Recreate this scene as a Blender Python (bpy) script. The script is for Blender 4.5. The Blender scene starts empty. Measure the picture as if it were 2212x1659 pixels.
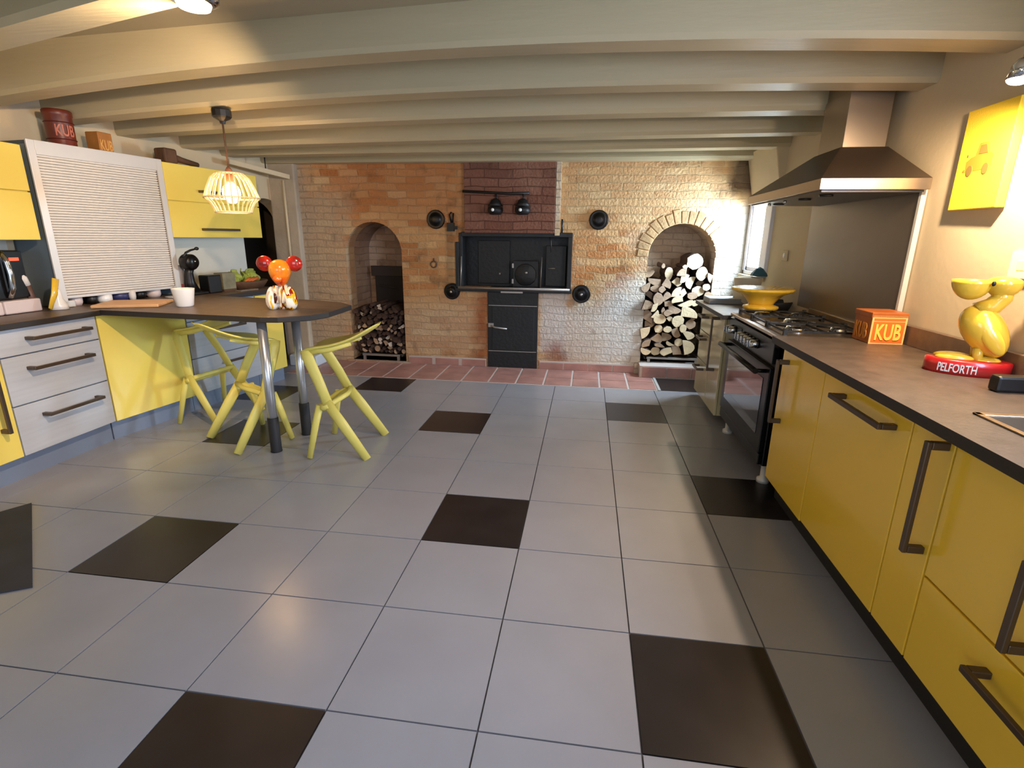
import bpy, math, random
from mathutils import Vector, Matrix
S = 0.48            # one floor tile in metres; all layout numbers below are in tiles
scn = bpy.context.scene
COL = scn.collection
# ------------------------------------------------------------------ camera
cam_d = bpy.data.cameras.new('camera'); cam = bpy.data.objects.new('camera', cam_d); COL.objects.link(cam)
YAW, PITCH, ROLL = -0.1375, -0.2736, 0.0109
fw = Vector((math.sin(YAW)*math.cos(PITCH), math.cos(YAW)*math.cos(PITCH), math.sin(PITCH)))
r0 = Vector((math.cos(YAW), -math.sin(YAW), 0)); u0 = r0.cross(fw)
rt = r0*math.cos(ROLL) + u0*math.sin(ROLL); up = -r0*math.sin(ROLL) + u0*math.cos(ROLL)
m = Matrix((rt, up, -fw)).transposed().to_4x4(); m.translation = Vector((-0.4642, -2.4826, 2.9579))*S
cam.matrix_world = m
cam_d.sensor_width = 36; cam_d.lens = 1123.57*36/2212; cam_d.clip_start = .05
scn.camera = cam
scn.view_settings.view_transform = 'Standard'; scn.view_settings.look = 'None'
scn.view_settings.gamma = 1; scn.view_settings.use_curve_mapping = False
scn.view_settings.exposure = -0.45
# ------------------------------------------------------------------ sky and daylight
w = bpy.data.worlds.new('sky'); scn.world = w; w.use_nodes = True
bg = w.node_tree.nodes['Background']; bg.inputs[0].default_value = (.80, .90, 1, 1); bg.inputs[1].default_value = 5

def lamp(name, kind, loc, power, color, size=.1, rot=None, target=None, parent=None, sizey=None, spot=None, blend=.5):
    d = bpy.data.lights.new(name, kind); d.energy = power; d.color = color
    if kind == 'AREA':
        d.size = size*S
        if sizey: d.shape = 'RECTANGLE'; d.size_y = sizey*S
    else: d.shadow_soft_size = size*S
    if spot: d.spot_size = math.radians(spot); d.spot_blend = blend
    o = bpy.data.objects.new(name, d); COL.objects.link(o); o.location = Vector(loc)*S
    if target is not None:
        o.rotation_euler = (Vector(target)-Vector(loc)).to_track_quat('-Z', 'Y').to_euler()
    if parent: o.parent = parent
    return o
COOL = (.54, .69, 1); WARM = (1, .60, .30); WARM2 = (1, .72, .46)
# daylight at the side openings; the two rear lights are added cool fill
lamp('rear_fill_left', 'AREA', (-4.6, -7.3, 2.9), 14, COOL, 3.6, target=(-4.6, 2, 1.3), sizey=2.8)
lamp('rear_fill_right', 'AREA', (.9, -7.3, 2.5), 3, COOL, 2.2, target=(-.5, 2, 1.2), sizey=3.6)
lamp('sink_window_daylight', 'AREA', (3.0, -1.0, 3.35), 112, COOL, 3.0, target=(-3.2, .2, .6), sizey=1.7)
lamp('side_window_daylight', 'AREA', (3.22, 8.66, 3.15), 215, (.70, .85, 1), 1.1, target=(0, 8.3, 1.0), sizey=1.3)

# ------------------------------------------------------------------ materials
def lin(c):
    return tuple(((x/255)/12.92 if x/255 <= .04045 else ((x/255+.055)/1.055)**2.4) for x in c) + (1,)
MATS = {}
def mat(name, rgb, rough=.5, metal=0, coat=0, noise=0, nscale=8, bump=0, bscale=60, emit=None, estr=0, spec=.5, trans=0, stretch=(1, 1, 1), rgb2=None):
    if name in MATS: return MATS[name]
    m = bpy.data.materials.new(name); m.use_nodes = True; nt = m.node_tree; b = nt.nodes['Principled BSDF']
    c = lin(rgb); b.inputs['Base Color'].default_value = c
    b.inputs['Roughness'].default_value = rough; b.inputs['Metallic'].default_value = metal
    b.inputs['Coat Weight'].default_value = coat; b.inputs['Coat Roughness'].default_value = .08
    b.inputs['Specular IOR Level'].default_value = spec
    b.inputs['Transmission Weight'].default_value = trans
    if emit: b.inputs['Emission Color'].default_value = lin(emit); b.inputs['Emission Strength'].default_value = estr
    if noise or bump or rgb2:
        tc = nt.nodes.new('ShaderNodeTexCoord'); mp = nt.nodes.new('ShaderNodeMapping'); mp.inputs['Scale'].default_value = stretch
        nt.links.new(tc.outputs['Object'], mp.inputs[0])
    if noise or rgb2:
        n = nt.nodes.new('ShaderNodeTexNoise'); n.inputs['Scale'].default_value = nscale; n.inputs['Detail'].default_value = 6
        nt.links.new(mp.outputs[0], n.inputs['Vector'])
        r = nt.nodes.new('ShaderNodeValToRGB'); r.color_ramp.elements[0].position = .3; r.color_ramp.elements[1].position = .7
        k = noise
        r.color_ramp.elements[0].color = tuple(x*(1-k) for x in c[:3])+(1,)
        r.color_ramp.elements[1].color = lin(rgb2) if rgb2 else tuple(min(1, x*(1+k)) for x in c[:3])+(1,)
        nt.links.new(n.outputs['Fac'], r.inputs[0]); nt.links.new(r.outputs[0], b.inputs['Base Color'])
    if bump:
        n2 = nt.nodes.new('ShaderNodeTexNoise'); n2.inputs['Scale'].default_value = bscale; n2.inputs['Detail'].default_value = 4
        bp = nt.nodes.new('ShaderNodeBump'); bp.inputs['Strength'].default_value = bump; bp.inputs['Distance'].default_value = .01
        nt.links.new(mp.outputs[0], n2.inputs['Vector']); nt.links.new(n2.outputs['Fac'], bp.inputs['Height']); nt.links.new(bp.outputs[0], b.inputs['Normal'])
    MATS[name] = m; return m

def brick_mat(name, palette, wash, wash_amt, sx=.50, sz=.155, mortar=(150, 135, 115), gradient=None, soot=0, wall=False):
    """brick laid in courses, tinted brick by brick, with worn limewash patches"""
    m = bpy.data.materials.new(name); m.use_nodes = True; nt = m.node_tree; N = nt.nodes; L = nt.links
    b = N['Principled BSDF']; b.inputs['Roughness'].default_value = .9; b.inputs['Specular IOR Level'].default_value = .15
    tc = N.new('ShaderNodeTexCoord'); sp = N.new('ShaderNodeSeparateXYZ'); L.new(tc.outputs['Object'], sp.inputs[0])
    ad = N.new('ShaderNodeMath'); ad.operation = 'ADD'; L.new(sp.outputs[0], ad.inputs[0]); L.new(sp.outputs[1], ad.inputs[1])
    cb = N.new('ShaderNodeCombineXYZ'); L.new(ad.outputs[0], cb.inputs[0]); L.new(sp.outputs[2], cb.inputs[1])
    wn = N.new('ShaderNodeTexNoise'); wn.inputs['Scale'].default_value = 3.5; L.new(tc.outputs['Object'], wn.inputs['Vector'])
    wm = N.new('ShaderNodeMix'); wm.data_type = 'VECTOR'; wm.inputs[0].default_value = .06 if wall else .035
    L.new(cb.outputs[0], wm.inputs[4]); L.new(wn.outputs['Color'], wm.inputs[5])
    bt = N.new('ShaderNodeTexBrick'); L.new(wm.outputs[1], bt.inputs['Vector'])
    bt.inputs['Scale'].default_value = 1; bt.inputs['Brick Width'].default_value = sx*S; bt.inputs['Row Height'].default_value = sz*S
    bt.inputs['Mortar Size'].default_value = .0055; bt.inputs['Mortar Smooth'].default_value = .5
    bt.inputs['Color1'].default_value = (0, 0, 0, 1); bt.inputs['Color2'].default_value = (1, 1, 1, 1); bt.inputs['Mortar'].default_value = (.5, .5, .5, 1)
    r = N.new('ShaderNodeValToRGB'); L.new(bt.outputs['Color'], r.inputs[0]); cr = r.color_ramp
    while len(cr.elements) < len(palette): cr.elements.new(.5)
    for i, c in enumerate(palette): cr.elements[i].position = i/(len(palette)-1); cr.elements[i].color = lin(c)
    mx = N.new('ShaderNodeMix'); mx.data_type = 'RGBA'; mx.inputs[7].default_value = lin(mortar)
    mf = N.new('ShaderNodeMath'); mf.operation = 'MULTIPLY'; L.new(bt.outputs['Fac'], mf.inputs[0]); mf.inputs[1].default_value = .55 if wall else 1; L.new(mf.outputs[0], mx.inputs[0]); L.new(r.outputs[0], mx.inputs[6])
    # limewash mask: noise + slope across the wall (the wash is thicker low down and to the right)
    n1 = N.new('ShaderNodeTexNoise'); n1.inputs['Scale'].default_value = 1.9; n1.inputs['Detail'].default_value = 8; n1.inputs['Roughness'].default_value = .62
    L.new(tc.outputs['Object'], n1.inputs['Vector'])
    a1 = N.new('ShaderNodeMath'); a1.operation = 'MULTIPLY_ADD'; L.new(sp.outputs[0], a1.inputs[0]); a1.inputs[1].default_value = gradient[0] if gradient else 0; a1.inputs[2].default_value = wash_amt
    a2 = N.new('ShaderNodeMath'); a2.operation = 'MULTIPLY_ADD'; L.new(sp.outputs[2], a2.inputs[0]); a2.inputs[1].default_value = gradient[1] if gradient else 0; L.new(a1.outputs[0], a2.inputs[2])
    a3 = N.new('ShaderNodeMath'); a3.operation = 'ADD'; L.new(a2.outputs[0], a3.inputs[0]); L.new(n1.outputs['Fac'], a3.inputs[1])
    mr = N.new('ShaderNodeMapRange'); L.new(a3.outputs[0], mr.inputs[0]); mr.inputs[1].default_value = .45; mr.inputs[2].default_value = .72
    mr.inputs[4].default_value = .85
    mx2 = N.new('ShaderNodeMix'); mx2.data_type = 'RGBA'; L.new(mr.outputs[0], mx2.inputs[0]); L.new(mx.outputs[2], mx2.inputs[6]); mx2.inputs[7].default_value = lin(wash)
    last = mx2.outputs[2]
    if wall:
        # patches of wear, the first one the pendant's orange glow painted in: (x0, x1, z0, z1 in metres, softness, colour, strength)
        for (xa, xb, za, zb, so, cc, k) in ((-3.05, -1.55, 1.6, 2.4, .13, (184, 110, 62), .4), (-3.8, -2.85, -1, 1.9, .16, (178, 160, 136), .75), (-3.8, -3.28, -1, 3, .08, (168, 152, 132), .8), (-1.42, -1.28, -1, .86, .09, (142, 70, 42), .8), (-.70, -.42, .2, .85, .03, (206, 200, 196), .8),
                                            (-.50, .44, .08, .72, .10, (206, 200, 192), .72), (.0, .44, .1, .95, .13, (214, 212, 206), .7), (-2.3, -1.42, .1, .72, .12, (198, 176, 148), .5), (-.55, 1.6, 1.5, 2.3, .2, (220, 194, 150), .4), (1.12, 1.6, 1.86, 2.6, .05, (60, 42, 32), .85), (1.12, 1.5, .6, 1.7, .10, (226, 224, 216), .85), (-.62, -.40, -1, .3, .08, (142, 74, 46), .7), (-1.75, -1.66, .85, 1.5, .02, (60, 44, 34), .35)):
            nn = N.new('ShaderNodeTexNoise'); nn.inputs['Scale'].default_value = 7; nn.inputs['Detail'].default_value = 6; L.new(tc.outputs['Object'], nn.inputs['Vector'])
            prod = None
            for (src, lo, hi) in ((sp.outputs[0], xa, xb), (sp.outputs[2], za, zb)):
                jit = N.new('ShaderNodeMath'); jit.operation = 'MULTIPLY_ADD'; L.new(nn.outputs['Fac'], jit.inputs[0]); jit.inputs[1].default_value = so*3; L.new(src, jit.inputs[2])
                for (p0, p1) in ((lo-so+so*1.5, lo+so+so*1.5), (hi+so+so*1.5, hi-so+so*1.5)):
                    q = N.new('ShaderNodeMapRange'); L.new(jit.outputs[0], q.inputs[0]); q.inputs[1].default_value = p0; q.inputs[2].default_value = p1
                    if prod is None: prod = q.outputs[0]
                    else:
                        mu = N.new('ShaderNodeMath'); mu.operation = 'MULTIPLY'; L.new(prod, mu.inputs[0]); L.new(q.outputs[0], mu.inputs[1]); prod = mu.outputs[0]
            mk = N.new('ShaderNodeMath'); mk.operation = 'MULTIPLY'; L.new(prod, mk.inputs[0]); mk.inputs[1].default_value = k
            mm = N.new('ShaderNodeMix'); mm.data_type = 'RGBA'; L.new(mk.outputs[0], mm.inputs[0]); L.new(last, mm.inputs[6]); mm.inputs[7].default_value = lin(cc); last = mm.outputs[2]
    # dark stains and holes
    n3 = N.new('ShaderNodeTexNoise'); n3.inputs['Scale'].default_value = 5; n3.inputs['Detail'].default_value = 5; L.new(tc.outputs['Object'], n3.inputs['Vector'])
    mr3 = N.new('ShaderNodeMapRange'); L.new(n3.outputs['Fac'], mr3.inputs[0]); mr3.inputs[1].default_value = .60; mr3.inputs[2].default_value = .74; mr3.inputs[4].default_value = .45+soot
    mx3 = N.new('ShaderNodeMix'); mx3.data_type = 'RGBA'; L.new(mr3.outputs[0], mx3.inputs[0]); L.new(last, mx3.inputs[6]); mx3.inputs[7].default_value = lin((78, 52, 36))
    L.new(mx3.outputs[2], b.inputs['Base Color'])
    n4 = N.new('ShaderNodeTexNoise'); n4.inputs['Scale'].default_value = 38; n4.inputs['Detail'].default_value = 6; L.new(tc.outputs['Object'], n4.inputs['Vector'])
    h = N.new('ShaderNodeMath'); h.operation = 'SUBTRACT'; L.new(n4.outputs['Fac'], h.inputs[0]); L.new(bt.outputs['Fac'], h.inputs[1])
    h2 = N.new('ShaderNodeMath'); h2.operation = 'MULTIPLY_ADD'; L.new(bt.outputs['Color'], h2.inputs[0]); h2.inputs[1].default_value = .35; L.new(h.outputs[0], h2.inputs[2])
    bp = N.new('ShaderNodeBump'); bp.inputs['Strength'].default_value = .9; bp.inputs['Distance'].default_value = .014
    bp.inputs['Distance'].default_value = .015 if wall else .012; L.new(h2.outputs[0], bp.inputs['Height']); L.new(bp.outputs[0], b.inputs['Normal'])
    MATS[name] = m; return m

WALL = mat('painted_plaster', (208, 192, 160), .85, noise=.04, nscale=2, bump=.10, bscale=30)
BEAM = mat('painted_timber', (178, 166, 134), .40, noise=.05, nscale=3, bump=.25, bscale=14, stretch=(.25, 2, 2))
CEIL = mat('ceiling_paint', (170, 158, 130), .8)
YEL_L = mat('yellow_lacquer', (242, 218, 104), .22, coat=.5, noise=.02, nscale=2)
YEL_R = mat('deep_yellow_lacquer', (250, 206, 62), .2, coat=.5, noise=.02, nscale=2)
GREYF = mat('brushed_grey_laminate', (186, 190, 196), .36, noise=.06, nscale=6, stretch=(.4, 8, 8))
CREAM = mat('cream_lacquer', (208, 196, 156), .22, coat=.5)
CARC = mat('cabinet_carcass', (120, 130, 142), .6)
SHUT = mat('aluminium_slats', (222, 218, 210), .5, metal=.08)
ALU = mat('aluminium_trim', (206, 203, 197), .4, metal=.2)
WORK = mat('dark_laminate_worktop', (100, 82, 68), .42, noise=.22, nscale=14, bump=.1)
WEDGE = mat('worktop_edge', (40, 33, 28), .5)
HANDLE = mat('bronze_handle', (98, 84, 72), .38, metal=.7)
STEEL = mat('brushed_steel', (176, 160, 140), .30, metal=.95, bump=.05, bscale=120, stretch=(1, 1, 20))
STEELD = mat('splashback_steel', (132, 122, 112), .42, metal=.9, noise=.06, nscale=2)
CHROME = mat('chrome', (205, 208, 212), .12, metal=1)
BLACK = mat('black_plastic', (18, 17, 17), .38)
BLACKG = mat('black_enamel', (12, 11, 12), .30, spec=.35)
GLASSD = mat('oven_glass', (26, 24, 30), .05, coat=1)
IRON = mat('cast_iron', (20, 21, 23), .5, metal=.1, noise=.3, nscale=10, bump=.3, bscale=30)
IRONL = mat('worn_iron_edge', (160, 152, 146), .4, metal=.6)
STOOLM = mat('yellow_stool_plastic', (230, 216, 112), .42)
TERR = mat('terracotta_tile', (170, 124, 114), .38, noise=.22, nscale=5, bump=.2)
GROUTL = mat('pale_grout', (196, 184, 176), .8)
GROUTD = mat('floor_grout', (96, 94, 98), .8)
TILE = mat('grey_porcelain', (151, 151, 157), .25, noise=.05, nscale=3.2, bump=.04, bscale=18)
TILEB = mat('black_porcelain', (38, 32, 32), .32, noise=.25, nscale=6)
WOODE = mat('log_end_grain', (232, 208, 168), .8, noise=.16, nscale=9, bump=.4, bscale=50)
WOODE2 = mat('weathered_log_end', (178, 150, 122), .85, noise=.2, nscale=9, bump=.4, bscale=50)
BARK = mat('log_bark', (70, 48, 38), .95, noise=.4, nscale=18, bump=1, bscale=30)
DARKLOG = mat('old_dark_log', (74, 54, 44), .9, noise=.5, nscale=12, bump=.8, bscale=26)
PALEBARK = mat('birch_bark', (206, 194, 180), .8, noise=.3, nscale=16)
WHITEC = mat('white_ceramic', (236, 238, 238), .18, coat=.4)
WHITEP = mat('white_plastic', (220, 218, 214), .4)
PINKW = mat('cream_enamel', (214, 200, 198), .3)
BOARD = mat('beech_board', (214, 170, 124), .5, noise=.12, nscale=7, stretch=(1, 8, 1))
TINR = mat('dark_red_tin', (100, 40, 24), .4, noise=.3, nscale=8)
TINO = mat('orange_tin', (214, 128, 44), .4, noise=.15, nscale=6)
TINT = mat('yellow_tin_print', (248, 206, 92), .4)
TINTR = mat('faded_tin_print', (186, 106, 84), .5)
TINORED = mat('red_orange_tin_face', (236, 112, 44), .38)
TINCREAM = mat('tin_border', (250, 190, 120), .4)
DWOOD = mat('dark_old_wood', (88, 60, 38), .7, noise=.3, nscale=10, stretch=(1, 6, 1))
SIGNY = mat('canvas_yellow', (252, 216, 62), .7, bump=.15, bscale=200)
SIGNO = mat('canvas_print_orange', (232, 140, 44), .7)
SIGNG = mat('canvas_print_olive', (132, 110, 48), .7)
FIGY = mat('glossy_yellow_resin', (230, 188, 58), .25, coat=.7)
FIGR = mat('glossy_red_resin', (176, 26, 30), .3, coat=.5)
BULB = mat('lit_bulb', (255, 240, 210), .4, emit=(255, 206, 140), estr=90)
SPOTG = mat('lit_spot_glass', (255, 240, 220), .4, emit=(255, 226, 190), estr=30)
LED = mat('red_display', (255, 80, 50), .4, emit=(255, 70, 40), estr=2.2)
CAGE = mat('cream_wire', (240, 214, 160), .4)
LEAF = mat('salad_leaf', (150, 164, 70), .6, noise=.3, nscale=14)
CARROT = mat('carrot', (204, 104, 44), .6)
TEAL = mat('teal_cloth', (40, 84, 96), .7)
NAVY = mat('navy_plastic', (44, 46, 92), .4)
RUBBER = mat('black_rubber', (24, 23, 26), .6)
WTILE = mat('white_wall_tile', (222, 224, 214), .22)
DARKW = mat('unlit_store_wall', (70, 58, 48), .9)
def thin_glass():
    m = bpy.data.materials.new('window_glass'); m.use_nodes = True; nt = m.node_tree; nt.nodes.clear()
    o = nt.nodes.new('ShaderNodeOutputMaterial'); t = nt.nodes.new('ShaderNodeBsdfTransparent'); g = nt.nodes.new('ShaderNodeBsdfGlossy'); x = nt.nodes.new('ShaderNodeMixShader')
    g.inputs['Roughness'].default_value = .02; t.inputs[0].default_value = (.95, .98, 1, 1); x.inputs[0].default_value = .07
    nt.links.new(t.outputs[0], x.inputs[1]); nt.links.new(g.outputs[0], x.inputs[2]); nt.links.new(x.outputs[0], o.inputs[0]); return m
GLASS = thin_glass()
PVCW = mat('white_window_frame', (216, 214, 222), .4)
MATT = mat('dark_slate_mat', (44, 46, 56), .7, noise=.25, nscale=5)
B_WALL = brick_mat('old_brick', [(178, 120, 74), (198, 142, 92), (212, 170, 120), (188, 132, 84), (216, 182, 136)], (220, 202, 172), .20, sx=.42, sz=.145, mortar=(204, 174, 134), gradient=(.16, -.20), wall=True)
B_NICHE = brick_mat('sooty_brick', [(150, 118, 96), (176, 144, 120), (160, 130, 108)], (186, 168, 150), .0, mortar=(150, 128, 110), soot=.15)
B_NICHE2 = brick_mat('arch_back_brick', [(176, 148, 124), (196, 170, 144), (184, 158, 134)], (200, 184, 164), .05, sx=.42, sz=.145, mortar=(176, 156, 134), soot=.1)
B_BREAST = brick_mat('red_brick', [(122, 82, 68), (138, 96, 80), (112, 78, 66)], (160, 126, 106), -.10, sx=.6, sz=.17, mortar=(104, 72, 60), soot=.1)
B_LITSIDE = brick_mat('lit_side_brick', [(190, 160, 126), (214, 192, 158), (176, 140, 104)], (224, 214, 196), .12)  # pale brick for the breast's lit right side, light put into the colour

# ------------------------------------------------------------------ mesh helpers (tile units)
class MB:
    def __init__(s): s.V = []; s.F = []; s.M = []; s.SM = []
    def add(s, vs, fs, m=0, sm=False, fn=None):
        o = len(s.V)
        s.V += [tuple(fn(*v)) if fn else tuple(v) for v in vs]
        for f in fs: s.F.append([i+o for i in f]); s.M.append(m); s.SM.append(sm)
        return s
    def box(s, x0, x1, y0, y1, z0, z1, m=0, fn=None):
        v = [(x, y, z) for z in (z0, z1) for y in (y0, y1) for x in (x0, x1)]
        return s.add(v, [(0, 2, 3, 1), (4, 5, 7, 6), (0, 1, 5, 4), (2, 6, 7, 3), (0, 4, 6, 2), (1, 3, 7, 5)], m, False, fn)
    def prism(s, pts, axis, a0, a1, m=0, mcap=None, sm=False, fn=None):
        n = len(pts)
        def P(p, a): return {'z': (p[0], p[1], a), 'y': (p[0], a, p[1]), 'x': (a, p[0], p[1])}[axis]
        v = [P(p, a0) for p in pts]+[P(p, a1) for p in pts]
        s.add(v, [(i, (i+1) % n, n+(i+1) % n, n+i) for i in range(n)], m, sm, fn)
        o = len(s.V)-2*n
        for f in ([o+i for i in range(n)][::-1], [o+n+i for i in range(n)]):
            s.F.append(f); s.M.append(m if mcap is None else mcap); s.SM.append(False)
        return s
    def tube(s, path, r, n=10, m=0, closed=False, sq=False, flat=1.0):
        P = [Vector(p) for p in path]; R = r if isinstance(r, (list, tuple)) else [r]*len(P); o = len(s.V); k = len(P)
        prev = None
        for i in range(k):
            a = P[i-1] if (i or closed) else P[0]; c = P[(i+1) % k] if (i < k-1 or closed) else P[-1]
            t = (c-a).normalized()
            if prev is None:
                u = Vector((0, 0, 1)) if abs(t.z) < .9 else Vector((1, 0, 0))
            else: u = prev
            u = (u-t*u.dot(t)).normalized(); prev = u; v = t.cross(u)
            for j in range(n):
                an = 2*math.pi*(j+.5)/n
                s.V.append(tuple(P[i]+(u*math.cos(an)+v*math.sin(an)*flat)*R[i]))
        for i in range(k if closed else k-1):
            for j in range(n):
                s.F.append([o+i*n+j, o+i*n+(j+1) % n, o+((i+1) % k)*n+(j+1) % n, o+((i+1) % k)*n+j]); s.M.append(m); s.SM.append(n > 5)
        if not closed:
            s.F.append([o+j for j in range(n)][::-1]); s.F.append([o+(k-1)*n+j for j in range(n)]); s.M += [m, m]; s.SM += [False, False]
        return s
    def lathe(s, prof, c=(0, 0, 0), n=32, m=0, axis='z', sm=True, fn=None, rfn=None):
        vs = []; k = len(prof)
        for (r, h) in prof:
            for j in range(n):
                a = 2*math.pi*j/n; rr = r*(rfn(a, h) if rfn else 1)
                x, y = rr*math.cos(a), rr*math.sin(a)
                vs.append({'z': (c[0]+x, c[1]+y, c[2]+h), 'y': (c[0]+x, c[1]+h, c[2]+y), 'x': (c[0]+h, c[1]+x, c[2]+y)}[axis])
        fs = [(i*n+j, i*n+(j+1) % n, (i+1)*n+(j+1) % n, (i+1)*n+j) for i in range(k-1) for j in range(n)]
        if prof[0][0] > 1e-6: fs.append(tuple(range(n))[::-1])
        if prof[-1][0] > 1e-6: fs.append(tuple((k-1)*n+j for j in range(n)))
        return s.add(vs, fs, m, sm, fn)
    def ball(s, c, r, m=0, n=20, fn=None):
        rx, ry, rz = r if isinstance(r, (tuple, list)) else (r, r, r)
        pr = [(max(1e-4, math.sin(math.pi*i/(n//2))), -math.cos(math.pi*i/(n//2))) for i in range(n//2+1)]
        g = lambda x, y, z: (fn or (lambda *a: a))(c[0]+x*rx, c[1]+y*ry, c[2]+z*rz)
        return s.lathe(pr, (0, 0, 0), n, m, fn=g)
    def build(s, name, mats, parent=None, bevel=0, sub=0, loc=None, rot=None, solid=0):
        me = bpy.data.meshes.new(name); me.from_pydata([(x*S, y*S, z*S) for x, y, z in s.V], [], s.F)
        for mm in (mats if isinstance(mats, (list, tuple)) else [mats]): me.materials.append(mm)
        me.polygons.foreach_set('material_index', s.M); me.polygons.foreach_set('use_smooth', s.SM)
        me.validate(); me.update()
        import bmesh
        b = bmesh.new(); b.from_mesh(me); bmesh.ops.recalc_face_normals(b, faces=b.faces); b.to_mesh(me); b.free()
        o = bpy.data.objects.new(name, me); COL.objects.link(o)
        if loc: o.location = Vector(loc)*S
        if rot: o.rotation_euler = rot
        if parent: o.parent = parent
        if solid: q = o.modifiers.new('t', 'SOLIDIFY'); q.thickness = solid*S; q.offset = 0
        if sub: q = o.modifiers.new('s', 'SUBSURF'); q.levels = sub; q.render_levels = sub
        if bevel:
            q = o.modifiers.new('b', 'BEVEL'); q.width = bevel*S; q.segments = 2; q.limit_method = 'ANGLE'; q.angle_limit = .7
        return o
def box(*a, **k): return MB().box(*a, **k)
def tag(o, label, cat, group=None):
    o['label'] = label; o['category'] = cat
    if group: o['group'] = group
    return o
def thing(name, label, cat, loc=(0, 0, 0), rot=0, group=None):
    o = bpy.data.objects.new(name, None); COL.objects.link(o); o.empty_display_size = .05
    o.location = Vector(loc)*S; o.rotation_euler = (0, 0, rot)
    return tag(o, label, cat, group)
def struct(o): o['kind'] = 'structure'; return o
def copy_tree(o, parent=None):
    c = o.copy(); COL.objects.link(c); c.parent = parent
    for ch in list(o.children): copy_tree(ch, c)
    return c
def holed(outer, holes, depth):
    """flat sheet with holes, as (verts, faces) in the xy plane, z in 0..depth"""
    cu = bpy.data.curves.new('tmp', 'CURVE'); cu.dimensions = '2D'; cu.fill_mode = 'BOTH'; cu.extrude = depth/2
    for pts in [outer]+holes:
        sp = cu.splines.new('POLY'); sp.points.add(len(pts)-1); sp.use_cyclic_u = True
        for p, q in zip(sp.points, pts): p.co = (q[0], q[1], 0, 1)
    o = bpy.data.objects.new('tmp', cu); COL.objects.link(o)
    return _grab(o, cu, depth/2)
def _grab(o, cu, dz):
    dg = bpy.context.evaluated_depsgraph_get(); me = bpy.data.meshes.new_from_object(o.evaluated_get(dg))
    v = [(p.co.x, p.co.y, p.co.z+dz) for p in me.vertices]; f = [tuple(p.vertices) for p in me.polygons]
    bpy.data.objects.remove(o); bpy.data.curves.remove(cu); bpy.data.meshes.remove(me)
    return v, f
def text(s, size, depth=.01, fat=0.0, align='CENTER'):
    cu = bpy.data.curves.new('tmp', 'FONT'); cu.body = s; cu.size = size; cu.extrude = depth/2; cu.offset = fat; cu.align_x = align; cu.resolution_u = 3
    o = bpy.data.objects.new('tmp', cu); COL.objects.link(o)
    return _grab(o, cu, depth/2)
def disc(cx, cy, r, n=24, a0=0, a1=2*math.pi, ry=None):
    ry = ry or r
    return [(cx+r*math.cos(a0+(a1-a0)*i/n), cy+ry*math.sin(a0+(a1-a0)*i/n)) for i in range(n if a1-a0 > 6.28 else n+1)]

# ------------------------------------------------------------------ the room
XR = lambda y: 3.0-.0267*(y-2)          # inner face of the right wall (slightly out of square)
fl = MB().box(-10.5, 4.6, -8, 12, -.3, -.012, 0)
BLK = {(0, 0), (-2, 2), (-3, 5), (0, 6), (1, 3), (-5, 1), (-3, -1), (-5, 7), (1, 8), (-6, 4), (-7, 6), (-2, -4), (1, -5), (-6, -4), (2, -2), (-8, 0)}
g = .006
for i in range(-10, 4):
    for j in range(-8, 10):
        if j >= 8 and -7 <= i < 1: continue
        fl.box(i+g, i+1-g, j+g, j+1-g, -.012, 0, 2 if (i, j) in BLK else 1)
struct(fl.build('floor', [GROUTD, TILE, TILEB]))
he = MB().box(-7.0, 1.13, 7.97, 9.5, -.01, .004, 0)
for i in range(-13, 1):
    for j in range(3):
        y0 = 7.99+j*.6; x0 = 1.085-.585*(1-i); 
        he.box(max(x0, -7)+.022, x0+.585-.022, y0+.012, y0+.6-.02, .0, .012, 1)
he.box(1.09, 1.14, 7.96, 9.5, 0, .02, 2)
struct(he.build('trim_1', [GROUTL, TERR, ALU]))
# raised, tiled plinth at the foot of the right arch and tiled skirting along the brick wall
sk = MB().box(.80, 3.2, 8.98, 9.5, 0, .27, 0)
for i, (a, b) in enumerate([(.86, 1.36), (1.39, 1.89), (1.92, 2.4)]):
    sk.box(a, b, 8.955, 8.99, .03, .25, 1)
struct(sk.build('trim_2', [GROUTL, TERR]))
sk = MB()
sk.box(-1.46, .80, 9.33, 9.42, 0, .2, 0); sk.box(-4.62, -2.72, 9.33, 9.42, 0, .2, 0)
for a in (-1.44, -.88, -.32, .24): sk.box(a, a+.53, 9.315, 9.34, .02, .17, 1)
for a in (-4.6, -3.95, -3.3): sk.box(a, a+.56, 9.315, 9.34, .02, .17, 1)
struct(sk.build('baseboard_back', [GROUTL, TERR]))

def arch(x0, x1, z0, zt, n=22, rough=0, seed=1):
    rnd = random.Random(seed); r = (x1-x0)/2; cx = (x0+x1)/2; zs = zt-r*1.0
    pts = [(x0, z0)]
    for i in range(n+1):
        a = math.pi*(1-i/n)
        pts.append((cx+r*math.cos(a), zs+r*math.sin(a)))
    pts += [(x1, z0)]
    side = []
    return pts[::-1]
LA = arch(-6.05, -4.70, .05, 3.28); RA = arch(.83, 2.22, .25, 3.29)
OV = [(-3.38, 1.86), (-.82, 1.86), (-.82, 3.05), (-3.38, 3.05)]
LD = [(-2.72, .0), (-1.48, .0), (-1.48, 1.86), (-2.72, 1.86)]
hole = [(-3.30, 1.86), (-2.68, 1.86), (-2.68, -.2), (-1.52, -.2), (-1.52, 1.86), (-.86, 1.86), (-.86, 3.05), (-3.30, 3.05)]
outer = [(-7.45, -.3), (-2.68, -.3), (-2.68, 1.86), (-3.30, 1.86), (-3.30, 3.05), (-.86, 3.05), (-.86, 1.86), (-1.52, 1.86), (-1.52, -.3), (4.2, -.3), (4.2, 5.3), (-7.45, 5.3)]
v, f = holed(outer, [LA, RA], .45)
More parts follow.
